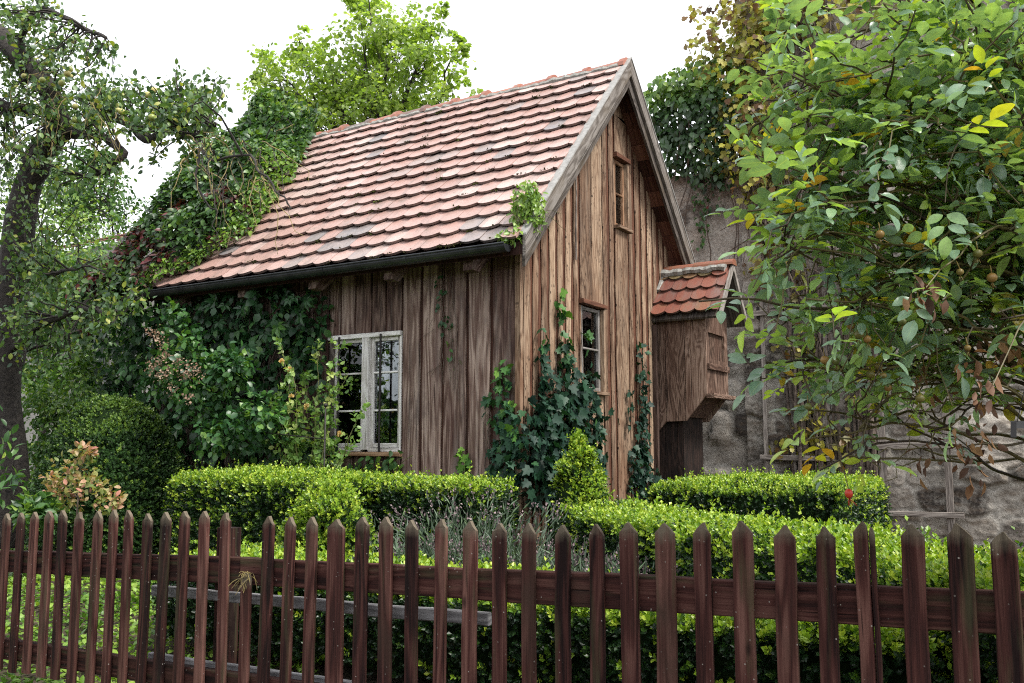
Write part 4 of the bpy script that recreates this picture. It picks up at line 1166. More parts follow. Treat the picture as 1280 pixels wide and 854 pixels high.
def climber(t, plane, blobs, dens, size, tintf, shape, mat, seed, nm='foliage', thick=.1, tilt=.55, width=1.0, stems=True, up=-1.0):
    rng = np.random.default_rng(seed)
    P0 = wall_leaves(rng, blobs, plane, dens); P, n = place(P0, plane); k = len(P)
    T = V(0, 0, up) + n * .35 + rng.normal(0, .55, (k, 3))
    Nn = n + V(0, 0, .35) + rng.normal(0, tilt, (k, 3))
    tint = np.clip(tintf(P0, rng), 0, 1)
    leaves(nm, P, T, Nn, rng.uniform(*size, k), tint, shape, mat, t, width)

def pxs(px, py): p = at(px, py, 0); return p[0], p[2]
def pxg(px, py):
    r = ray(px, py); p = CAM + r * (-CAM[0] / r[0]); return p[1], p[2]

# ivy at the corner
ivy = thing('ivy', 'dark ivy climbing the house corner from the ground beside the box cone', 'ivy', (.1, -.05, 0))
rng = np.random.default_rng(61)
bl = []
for (px, py, a, b, w) in ((632, 470, .10, .16, 1), (622, 505, .12, .16, 1), (640, 530, .12, .2, 1.2)):
    u, z = pxs(px, py); bl.append((u, z, a, b, w, .1))
for (px, py, a, b, w) in ((640, 575, .2, .3, 1.0), (630, 620, .22, .3, .8), (646, 545, .12, .3, 1.0)):
    u, z = pxs(px, py); bl.append((u, z, a, b, w, .16))
climber(ivy, 'side', bl, 480, (.055, .10), lambda P, r: .42 + .35 * np.clip((P[:, 2] - 1.2) / .7, -1, 1) + r.normal(0, .18, len(P)), 'ivy', IVY, 62)
bl = []
for (px, py, a, b, w) in ((692, 372, .04, .10, .9), (692, 395, .05, .12, 1), (694, 425, .07, .16, 1), (697, 455, .13, .16, 1), (667, 430, .05, .16, .8), (668, 470, .07, .18, .9), (703, 490, .28, .22, 1), (690, 520, .42, .22, 1), (668, 540, .2, .25, 1),
                         (720, 540, .28, .28, 1), (690, 570, .5, .3, 1.1), (705, 610, .5, .35, 1.1), (726, 575, .22, .3, 1), (722, 430, .05, .14, .7), (728, 465, .06, .12, .6), (720, 500, .18, .16, 1), (745, 520, .06, .12, .5), (659, 520, .14, .2, 1), (657, 560, .2, .25, 1), (660, 600, .25, .25, 1), (675, 500, .15, .2, 1)):
    u, z = pxg(px, py); bl.append((u, z, a, b, w, .12 if py < 480 else .26))
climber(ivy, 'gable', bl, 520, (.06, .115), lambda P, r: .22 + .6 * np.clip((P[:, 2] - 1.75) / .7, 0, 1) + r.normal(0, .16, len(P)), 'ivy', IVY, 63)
mb = MB()
for k in range(14):
    y = rng.uniform(-.0, 1.1); pts = wiggle(bez((.05, y * .7, 0), (.05, y * .9, .6), (.045, y * .8 + .2, rng.uniform(1.2, 2.4)), 14), .10, k, 4)
    pts[:, 0] = .05 + rng.uniform(0, .02); tube(mb, pts, np.linspace(.011, .003, 14), 5)
for k in range(6):
    x = rng.uniform(-.35, 0); pts = wiggle(bez((x, -.03, 0), (x, -.03, .6), (x - .05, -.03, rng.uniform(1.0, 1.7)), 14), .08, k + 30, 4); pts[:, 1] = -.03
    tube(mb, pts, np.linspace(.01, .003, 14), 5)
build('stem', mb, VSTEM, ivy)

ivy2 = thing('ivy', 'narrow ivy strand climbing the gable between window and oriel', 'ivy', (.08, 2.6, 0))
bl = []
for (px, py, a, b, w) in ((793, 440, .05, .12, 1), (794, 470, .08, .2, 1), (780, 500, .06, .14, .8), (796, 510, .11, .2, 1), (795, 545, .15, .25, 1), (793, 580, .26, .25, 1), (800, 605, .45, .2, .9), (778, 525, .05, .1, .7)):
    u, z = pxg(px, py); bl.append((u, z, a, b, w, .12))
climber(ivy2, 'gable', bl, 560, (.05, .09), lambda P, r: .15 + .3 * np.clip((P[:, 2] - 1.6) / .6, 0, 1) + r.normal(0, .14, len(P)), 'ivy', IVY, 64)
mb = MB()
for k in range(3):
    pts = wiggle(bez((.05, 2.6 + k * .05, 0), (.05, 2.65, .8), (.05, 2.58 + .03 * k, 2.1), 14), .06, k + 70, 4); pts[:, 0] = .055; tube(mb, pts, np.linspace(.010, .003, 14), 5)
build('stem', mb, VSTEM, ivy2)

hang = thing('hanging_vine', 'thin vine hanging down the wooden wall right of the white window', 'vine', (-.85, -.03, 2.7))
bl = []
for (px, py, a, b, w) in ((553, 352, .05, .08, .8), (556, 372, .05, .12, .9), (557, 395, .06, .12, .9), (562, 415, .07, .12, .9), (562, 440, .05, .10, .9), (570, 452, .05, .06, .8), (548, 385, .03, .08, .6)):
    u, z = pxs(px, py); bl.append((u, z, a, b, w, .06))
climber(hang, 'side', bl, 420, (.035, .065), lambda P, r: .35 + .5 * (P[:, 2] < 2.1) + r.normal(0, .16, len(P)), 'oval', VINE, 65)
mb = MB()
for k in range(5):
    u0 = -.85 + k * .03; pts = wiggle(bez((u0, -.03, 2.85), (u0 + .04, -.03, 2.4), (u0 - .02 + .03 * k, -.03, 1.8 - .06 * k), 14), .05, k + 80, 5); pts[:, 1] = -.022; tube(mb, pts, .0035, 4)
for k in range(6):                        # bare clinging tendrils
    u0 = -1.05 + .02 * k; z0 = random.uniform(1.7, 2.6); pts = [(u0, -.02, z0), (u0 + random.uniform(.04, .14), -.02, z0 + random.uniform(.05, .14))]; tube(mb, pts, .002, 3)
build('stem', mb, VSTEM, hang)

# sprig of creeper on the roof corner
tuft = thing('creeper_tuft', 'bright green creeper tuft hanging over the lower roof corner and verge', 'creeper', (.2, -.3, 3.0))
rng = np.random.default_rng(66); n = 620
c0 = at(664, 262, -.22)
q = rdir(rng, n) * (rng.random(n) ** .4)[:, None] * V(.16, .13, .27)
P = V(.20, -.20, 3.18) + q; P[:, 2] += -.15 * (q[:, 0])
extra = np.stack([rng.uniform(.0, .22, 90), rng.uniform(-.42, -.32, 90), rng.uniform(2.86, 2.98, 90)], 1)
P = np.concatenate([P, extra]); n = len(P)
leaves('foliage', P, rng.normal(0, .5, (n, 3)) + V(.2, -.3, -.7), rng.normal(0, .5, (n, 3)) + V(.3, -.6, .7), rng.uniform(.04, .075, n), np.clip(rng.normal(.93, .09, n), .6, 1), 'oval', CREEP, tuft, .75)
mb = MB()
for k in range(10):
    e = V(.2, -.25, 3.1) + rng.normal(0, .12, 3); tube(mb, bez((.1, -.3, 2.93), (.2, -.3, 3.1), e, 6), .004, 4)
for k in range(4): 
    e = V(.36, -.1 + .1 * k, 3.05 + rng.normal(0, .06)); tube(mb, wiggle(bez((.2, -.2, 3.1), (.3, -.1, 3.2), e, 8), .03, k), .002, 3)
build('stem', mb, GCANE, tuft)

# dense vine over the left part of the side wall
vine = thing('wall_vine', 'dense dark vine covering the wooden wall left of the white window', 'vine', (-3.8, -.1, 0))
bl = []
for (px, py, a, b, w) in ((395, 385, .22, .25, 1), (375, 400, .25, .3, 1), (385, 440, .28, .3, .9), (345, 390, .4, .35, 1), (350, 440, .4, .4, 1), (345, 500, .4, .4, 1), (300, 390, .45, .4, 1), (300, 460, .5, .5, 1), (300, 530, .5, .5, 1),
                         (250, 390, .5, .4, 1), (250, 460, .5, .5, 1), (250, 540, .5, .5, 1), (200, 400, .5, .4, 1), (200, 470, .6, .5, 1), (360, 560, .5, .3, 1), (400, 560, .3, .25, .8), (408, 400, .1, .3, .6), (402, 450, .15, .25, .9), (406, 500, .12, .25, .9), (165, 430, .5, .6, 1), (150, 520, .5, .5, 1)):
    u, z = pxs(px, py); bl.append((u, z, a, b, w, .45 if px < 380 else .2))
climber(vine, 'side', bl, 270, (.065, .125), lambda P, r: .30 + .22 * (P[:, 1] > .25) + .25 * (vnoise(P * 2.2) - .5) + r.normal(0, .16, len(P)), 'oval', VINE, 67, width=1.25)
bl2 = [(u, z, a * .9, b * .9, w, .5) for (u, z, a, b, w, t_) in bl if u < -2.4]
climber(vine, 'side', bl2, 60, (.10, .17), lambda P, r: .5 + r.normal(0, .18, len(P)), 'palm', VINE, 68, nm='creeper_leaf', tilt=.4)
mb = MB()
for k in range(40):
    x = rng.uniform(-5.3, -2.5); pts = wiggle(bez((x, -.1, 0), (x + .1, -.12, 1), (x + rng.normal(0, .3), -.08, rng.uniform(1.8, 2.8)), 12), .16, k + 100, 4); tube(mb, pts, np.linspace(.016, .004, 12), 5)
build('stem', mb, VSTEM, vine)

# creeper sprays below window
sp = thing('creeper_spray', 'low leafy creeper spray under the white window sill', 'creeper', (-1.4, -.05, .9))
bl = []
for (px, py, a, b, w) in ((475, 578, .16, .10, 1), (500, 572, .12, .08, 1), (455, 588, .2, .1, 1), (510, 580, .1, .06, .6)):
    u, z = pxs(px, py); bl.append((u, z, a, b, w, .18))
climber(sp, 'side', bl, 420, (.06, .11), lambda P, r: .72 + r.normal(0, .16, len(P)), 'oval', VINE, 69)
mb = MB()
for k in range(5): tube(mb, bez((-1.9 + .1 * k, -.03, .6), (-1.7 + .1 * k, -.1, 1.0), (-1.55 + .12 * k, -.12, .98 + .02 * k), 8), .004, 4)
build('stem', mb, GCANE, sp)
s2 = thing('ivy_sprig', 'small bright ivy sprig alone on the wooden wall above the hedge', 'ivy', (-.6, -.03, .9))
u, z = pxs(581, 574); climber(s2, 'side', [(u, z, .07, .10, 1.3, .06), (u, z - .12, .1, .08, 1, .06)], 420, (.05, .09), lambda P, r: .9 + r.normal(0, .08, len(P)), 'ivy', IVY, 70)
mb = MB(); tube(mb, [(u, -.02, .7), (u + .01, -.02, .95), (u, -.02, 1.12)], .003, 4); build('stem', mb, GCANE, s2)

# ---- creeper on the roof's left end
rc = thing('roof_creeper', 'thick green and red creeper overgrowing the left end of the tiled roof', 'creeper', (-4.6, .5, 3.5))
def roof_creeper():
    rng = np.random.default_rng(72)
    c, s = math.cos(TH), math.sin(TH)
    es = V(0, c, s); en = V(0, -s, c); ez0 = V(0, -EO, EAVE_Z)
    P = []; TI = []; DN = []
    sl = (YM + EO) / c
    n = 22000
    x = rng.uniform(-5.75, -3.2, n); v = rng.uniform(-.15, sl + .35, n)
    edge = np.interp(v, [-.2, .0, .2, .45, .8, 1.3, 1.9, 2.5, 3.1, 3.6], [-4.6, -4.25, -4.0, -3.80, -3.62, -3.70, -3.76, -3.84, -4.06, -4.25]) + (vnoise(np.stack([v * 3, v * 0, v * 0], 1)) - .5) * .35
    k = (x < edge) & (x > -5.35 - .4 * vnoise(np.stack([v * 2.5, v * 0, v * 0], 1), 6))
    x, v, edge = x[k], v[k], edge[k]; n = len(x)
    dist = edge - x
    lump = vnoise(np.stack([x * 2.2, v * 2.2, x * 0], 1), 2); l2 = vnoise(np.stack([x * 6, v * 6, x * 0], 1), 3)
    H = np.clip(dist / .5, 0, 1) * (.16 + .5 * lump * np.clip(v / 1.6, .25, 1.25)) + .07 * l2
    lowthin = np.clip((1.0 - v) / .8, 0, 1) * np.clip((x + 5.2) / .7, 0, 1) * (dist > .30 + .25 * lump) * 1.5
    keep = rng.random(n) > np.minimum(lowthin, .93)
    x, v, H, dist, lump = x[keep], v[keep], H[keep], dist[keep], lump[keep]; n = len(x)
    hh = H * (1 - rng.random(n) ** 2.2 * .55) + .095
    P = ez0 + np.outer(v, es) + np.outer(hh, en); P[:, 0] = x; P[:, 2] -= np.clip(-5.2 - x, 0, 1) * rng.uniform(.6, 1.8, n)
    over = v > sl - .1
    red = np.clip((1.6 - v) / 1.2, 0, 1) * (vnoise(np.stack([x * 3, v * 3, x * 0], 1), 8) > .5) * (rng.random(n) < .75)
    tint = np.where(red > .3, rng.uniform(0, .17, n), np.clip(.40 + .16 * np.clip(v / 2.5, 0, 1) + .65 * (lump - .5) + rng.normal(0, .17, n), .17, 1))
    fresh = (dist < .28) & (v < 2.3)
    tint = np.where(fresh & (rng.random(n) < .75), rng.uniform(.72, 1, n), tint)
    T = V(0, 0, -.6) + rng.normal(0, .5, (n, 3)) + V(.1, -.4, 0)
    Nn = en + V(0, -.3, .3) + rng.normal(0, .45, (n, 3))
    leaves('foliage', P, T, Nn, rng.uniform(.055, .115, n) * np.where(fresh, .75, 1), tint, 'oval', CREEP, rc)
    # hanging fringe over the gutter at the left end
    n = 1500; x = rng.uniform(-5.7, -4.5, n); z = EAVE_Z + .1 - rng.random(n) ** 1.5 * .55 * np.clip((-4.7 - x) / .9, .1, 1); y = -EO - .06 - rng.random(n) * .25
    leaves('fringe', np.stack([x, y, z], 1), V(0, -.2, -1) + rng.normal(0, .4, (n, 3)), V(0, -1, .4) + rng.normal(0, .45, (n, 3)), rng.uniform(.06, .11, n), np.where(rng.random(n) < .2, .05, np.clip(rng.normal(.42, .16, n), .17, .9)), 'oval', CREEP, rc)
    mb = MB()
    for k in range(26):
        a = rng.uniform(-5.4, -4.1); v0 = rng.uniform(0, 1.4); pts = []
        for q in range(9):
            vv = v0 + q * .16; pts.append(ez0 + es * vv + en * (.07 + .02 * rng.random()) + V(a + q * .05 * rng.normal(0, 1), 0, 0))
        tube(mb, pts, np.linspace(.012, .004, 9), 5)
    build('stem', mb, VSTEM, rc)
roof_creeper()

# ---- creepers on the stone walls
wc = thing('wall_creeper', 'dark green creeper bulging over the top of the lower stone wall', 'creeper', (-.3, WY - .3, 5.0))
def pxw(px, py): p = at(px, py, WY); return p[0], p[2]
bl = []
for (px, py, a, b, w) in ((835, 150, .45, .45, 1), (850, 120, .4, .3, 1), (870, 150, .5, .5, 1), (890, 190, .5, .4, 1), (850, 195, .5, .35, 1), (905, 150, .45, .5, 1), (910, 110, .4, .4, .8), (880, 110, .4, .3, .8), (900, 222, .4, .2, .8)):
    u, z = pxw(px, py); bl.append((u, z, a, b, w, .6))
climber(wc, 'stone', bl, 620, (.08, .14), lambda P, r: np.maximum(.30 + .5 * np.clip((P[:, 2] - 5.8) / .3, 0, 1) + r.normal(0, .12, len(P)), .17), 'oval', CREEP, 81)
bl = []
for (px, py, a, b, w) in ((884, 250, .16, .25, .9), (882, 280, .13, .2, .9), (880, 300, .1, .15, .8), (895, 260, .15, .2, .6)):
    u, z = pxw(px, py); bl.append((u, z, a, b, w, .12))
for k, b in enumerate(bl): climber(wc, 'stone', [b], 300, (.05, .09), lambda P, r: .45 + r.normal(0, .15, len(P)), 'oval', CREEP, 82 + k, nm='hanging_strand')
mb = MB()
for k in range(7):
    u = rng.uniform(-.9, .3); tube(mb, wiggle(bez((u, WY - .16, 3.6), (u + .1, WY - .2, 4.6), (u + rng.normal(0, .3), WY - .4, 5.6), 10), .15, k + 140), .01, 4)
build('stem', mb, VSTEM, wc)

av = thing('autumn_vine', 'yellow and brown autumn vine with bare woody stems climbing the tall stone wall', 'vine', (.9, WY - .2, 0))
bl = []
for (px, py, a, b, w) in ((925, 45, .4, .4, .55), (900, 75, .45, .35, .6), (950, 20, .5, .4, .7), (960, 70, .45, .5, .8), (920, 100, .45, .4, .8), (945, 150, .5, .5, .8), (920, 190, .35, .4, .7), (950, 220, .4, .5, .7), (980, 260, .4, .6, .5), (960, 330, .3, .4, .35), (1000, 30, .4, .4, .5), (1000, 440, .3, .4, .3), (1020, 520, .3, .4, .4), (1050, 560, .3, .3, .4), (990, 350, .3, .5, .3), (1000, 560, .4, .2, .3), (1070, 30, .5, .3, .35), (1075, 470, .2, .4, .3), (890, 35, .3, .2, .35), (1010, 0, .5, .4, .6), (1100, 10, .5, .3, .35)):
    u, z = pxw(px, py); bl.append((u, z, a, b, w, .7 if py < 250 else .3))
climber(av, 'stone', bl, 480, (.055, .105), lambda P, r: .46 + .5 * (vnoise(P * 1.6) - .4) + r.normal(0, .22, len(P)), 'lobe', AUTUMN, 83)
mb = MB()
for k in range(70):
    u = rng.uniform(1.0, 2.0) if k < 40 else rng.uniform(.45, 1.3); z0 = 0 if k < 40 else rng.uniform(3.6, 5)
    top = rng.uniform(3.0, 7.4)
    pts = wiggle(bez((u, WY - .14 - rng.random() * .12, z0), (u + rng.normal(0, .15), WY - .2, (z0 + top) / 2), (u + rng.normal(0, .35), WY - .2 - rng.random() * .25, top), 16), .16, k + 200, 6)
    tube(mb, pts, np.linspace(rng.uniform(.01, .032), .005, 16), 5)
for k in range(60):
    u = rng.uniform(.2, 1.7); z = rng.uniform(4.2, 7); a = V(u, WY - .25, z); tube(mb, wiggle(bez(a, a + V(rng.normal(0, .3), -.1, -.3), a + V(rng.normal(0, .5), -.1, -rng.uniform(.3, 1.2)), 8), .1, k + 300), .006, 4)
build('stem', mb, VSTEM, av)

# ------------------------------------------------------------------ trees
def crown_tree(name, label, cat, base, blobs, trunk_pts, trunk_r, leafmat, leafshape, leafsize, nleaf, seed, bark=BARK, tint=(.5, .2), twigs=80, clump=.32, group=None, tintz=None, width=1.0, droop=-.35, trunk_name='trunk'):
    rng = np.random.default_rng(seed)
    t = thing(name, label, cat, tuple(base), group)
    mb = MB(); tp = np.array(trunk_pts, float)
    tube(mb, tp, np.linspace(trunk_r, trunk_r * .45, len(tp)), 10)
    P = []; TI = []; DD = []
    tw = np.array([b[6] if len(b) > 6 else b[3] * b[4] * b[5] for b in blobs]); tw = tw / tw.sum()
    for bi, b in enumerate(blobs):
        c = V(*b[:3]); R = V(*b[3:6])
        k0 = int(len(tp) * rng.uniform(.45, .95)); st = tp[min(k0, len(tp) - 1)]
        limb = wiggle(bez(st, st * .5 + c * .5 + V(0, 0, .15 * np.linalg.norm(c - st)), c, 10), .06 * np.linalg.norm(c - st), seed + bi)
        tube(mb, limb, np.linspace(trunk_r * .3, trunk_r * .06, 10), 6)
        m = max(4, int(twigs * tw[bi] * len(blobs) / 2)); 
        ctr = c + rdir(rng, m) * (rng.random(m) ** .45)[:, None] * R
        per = max(3, int(nleaf * tw[bi] / m))
        for q in range(m):
            s0 = limb[rng.integers(4, 10)]
            tube(mb, wiggle(bez(s0, (s0 + ctr[q]) / 2 + rng.normal(0, .08, 3) * R, ctr[q], 6), .05 * R.mean(), q), np.linspace(trunk_r * .04, trunk_r * .012, 6), 4, cap=False)
        cl = clump * R.mean() * rng.uniform(.6, 1.3, m)
        pp = (ctr[:, None, :] + rdir(rng, m * per).reshape(m, per, 3) * (rng.random((m, per, 1)) ** .5) * cl[:, None, None]).reshape(-1, 3)
        P.append(pp); TI.append(np.repeat(rng.normal(0, tint[1] * .7, m), per))
        DD.append(nrm(pp - c))
    P = np.concatenate(P); TI = np.concatenate(TI); DD = np.concatenate(DD); n = len(P)
    tt = tint[0] + TI + rng.normal(0, tint[1] * .7, n)
    if tintz is not None: tt = tt + tintz(P)
    leaves('crown', P, V(0, 0, droop) + DD * .4 + rng.normal(0, .5, (n, 3)), DD * .4 + V(0, 0, .7) + rng.normal(0, .5, (n, 3)), rng.uniform(*leafsize, n), np.clip(tt, 0, 1), leafshape, leafmat, t, width)
    build(trunk_name, mb, bark, t, smooth=True)
    return t

def pb(px, py, y, rpx, rpy, wt=None, rd=None):      # blob from the survey: centre on plane y, radii in photo pixels there
    p = at(px, py, y); d = np.dot(p - CAM, _fw); s = d / FPX
    b = [p[0], p[1], p[2], rpx * s, (rd if rd else (rpx + rpy) / 2) * s, rpy * s]
    if wt: b.append(wt)
    return b

# bright tree behind the house
by = 13.0
bt = at(480, 300, by)
crown_tree('maple_tree', 'bright yellow-green broadleaf tree rising behind the tiled roof ridge', 'tree', (bt[0], by, 0),
    [pb(480, 45, by, 60, 45), pb(430, 90, by, 60, 50), pb(530, 80, by, 50, 45), pb(350, 110, by, 34, 55), pb(380, 60, by, 26, 26, .5), pb(570, 120, by, 30, 45), pb(480, 130, by, 80, 45), pb(400, 150, by, 60, 50), pb(540, 30, by, 30, 25), pb(455, 5, by, 32, 25, .6), pb(350, 150, by, 40, 40), pb(330, 90, by, 14, 30, .3), pb(575, 60, by, 18, 18, .2)],
    [(bt[0], by, 0), (bt[0] + .1, by, 2.5), (bt[0] - .1, by, 5), (bt[0], by, 8.5)], .28, MAPLE, 'lobe', (.085, .155), 13500, 91, tint=(.55, .22), twigs=75, clump=.34)

# dark tree left behind roof
ly = 9.0
lt = at(190, 400, ly)
crown_tree('dark_tree', 'dark green bushy tree in the far left gap beyond the roof creeper', 'tree', (lt[0], ly, 0),
    [pb(125, 235, ly, 42, 36), pb(90, 255, ly, 50, 35), pb(155, 262, ly, 30, 20), pb(60, 225, ly, 40, 35), pb(120, 205, ly, 26, 18, .6), pb(190, 300, ly, 40, 20)],
    [(lt[0], ly, 0), (lt[0], ly, 1.5), (lt[0] + .2, ly, 3.5)], .2, SHRUB, 'oval', (.09, .17), 5200, 92, tint=(.48, .2), twigs=60, clump=.5)
ly = 7.0; lt = at(60, 420, ly)
crown_tree('pale_tree', 'pale green bushy tree behind the apple trunk at the far left', 'tree', (lt[0], ly, 0),
    [pb(60, 290, ly, 80, 50), pb(140, 300, ly, 60, 35), pb(20, 230, ly, 60, 50), pb(100, 350, ly, 80, 50), pb(20, 360, ly, 60, 60), pb(-40, 300, ly, 60, 80), pb(210, 285, ly, 50, 22)],
    [(lt[0], ly, 0), (lt[0], ly, 1.2), (lt[0] + .1, ly, 2.6)], .16, SHRUB, 'oval', (.08, .14), 8000, 93, tint=(.80, .15), twigs=60, clump=.5)
# shrubs left of the house
sy = 1.2; st = at(115, 600, sy)
crown_tree('lilac_shrub', 'leafy green shrub growing past the left end of the gutter', 'shrub', (st[0], sy, 0),
    [pb(130, 400, sy, 60, 45), pb(70, 380, sy, 60, 60), pb(60, 460, sy, 40, 50, .2), pb(130, 460, sy, 60, 50), pb(160, 420, sy, 28, 40), pb(20, 420, sy, 50, 60), pb(95, 335, sy, 55, 30)],
    [(st[0], sy, 0), (st[0], sy, .8), (st[0] + .1, sy, 1.8)], .07, SHRUB, 'oval', (.06, .11), 7000, 94, tint=(.55, .24), twigs=90, clump=.42)
sy = -.4; st = at(75, 620, sy)
crown_tree('pale_shrub', 'light green feathery shrub between the apple trunk and the box ball', 'shrub', (st[0], sy, 0),
    [pb(70, 520, sy, 35, 50), pb(100, 470, sy, 30, 35), pb(60, 580, sy, 40, 45), pb(45, 500, sy, 25, 40)],
    [(st[0], sy, 0), (st[0], sy, .4), (st[0], sy, .9)], .03, SHRUB, 'oval', (.04, .075), 4200, 95, tint=(.62, .18), twigs=70, clump=.4)
sy = -2.3; st = at(12, 640, sy)
crown_tree('rhododendron', 'long-leaved evergreen shrub at the left photo edge behind the fence', 'shrub', (st[0], sy, 0),
    [pb(15, 590, sy, 28, 30), pb(-10, 560, sy, 35, 40), pb(25, 620, sy, 35, 22), pb(45, 640, sy, 30, 15, .1), pb(-20, 620, sy, 40, 40)],
    [(st[0], sy, 0), (st[0], sy, .2), (st[0], sy, .5)], .02, SHRUB, 'oval', (.07, .12), 520, 96, tint=(.45, .25), twigs=50, clump=.45, droop=.2, width=.75)
sy = -2.0; st = at(95, 640, sy)
crown_tree('copper_shrub', 'small shrub with orange and pink tinted leaves behind the left pickets', 'shrub', (st[0], sy, 0),
    [pb(95, 590, sy, 28, 20), pb(80, 620, sy, 25, 20), pb(120, 615, sy, 22, 22), pb(105, 565, sy, 14, 8, .003), pb(70, 600, sy, 10, 16, .002), pb(140, 630, sy, 14, 12, .002)],
    [(st[0], sy, 0), (st[0], sy, .3), (st[0] + .02, sy, .7)], .012, BARB, 'oval', (.045, .07), 300, 97, tint=(.45, .28), twigs=60, clump=.5, droop=.1, bark=VSTEM)
sy = -.75; st = at(205, 580, sy)
hyd = crown_tree('hydrangea', 'climbing hydrangea bush with faded pinkish flower heads beside the box ball', 'shrub', (st[0], sy, 0),
    [pb(215, 400, sy, 22, 22), pb(235, 440, sy, 35, 30), pb(215, 470, sy, 30, 35), pb(250, 500, sy, 35, 30), pb(290, 460, sy, 28, 22, .03), pb(280, 540, sy, 50, 25), pb(320, 520, sy, 40, 30)],
    [(st[0], sy + .5, 0), (st[0], sy + .5, .6), (st[0] + .05, sy + .4, 1.5)], .018, VINE, 'oval', (.05, .09), 2500, 98, tint=(.58, .2), twigs=70, clump=.5, width=1.2)
rng = np.random.default_rng(99)
for (px, py) in ((195, 455), (205, 445), (200, 470), (190, 462), (225, 455), (240, 460), (210, 465), (230, 470), (246, 466), (195, 420), (188, 415), (205, 430), (215, 490), (235, 495)):
    c = at(px, py, sy - .28); pp = c + rng.normal(0, .035, (34, 3)); n = len(pp)
    leaves('flower_head', pp, rdir(rng, n), V(0, -1, .5) + rng.normal(0, .5, (n, 3)), rng.uniform(.016, .03, n), rng.random(n), 'dia', FADED, hyd, 1.6)

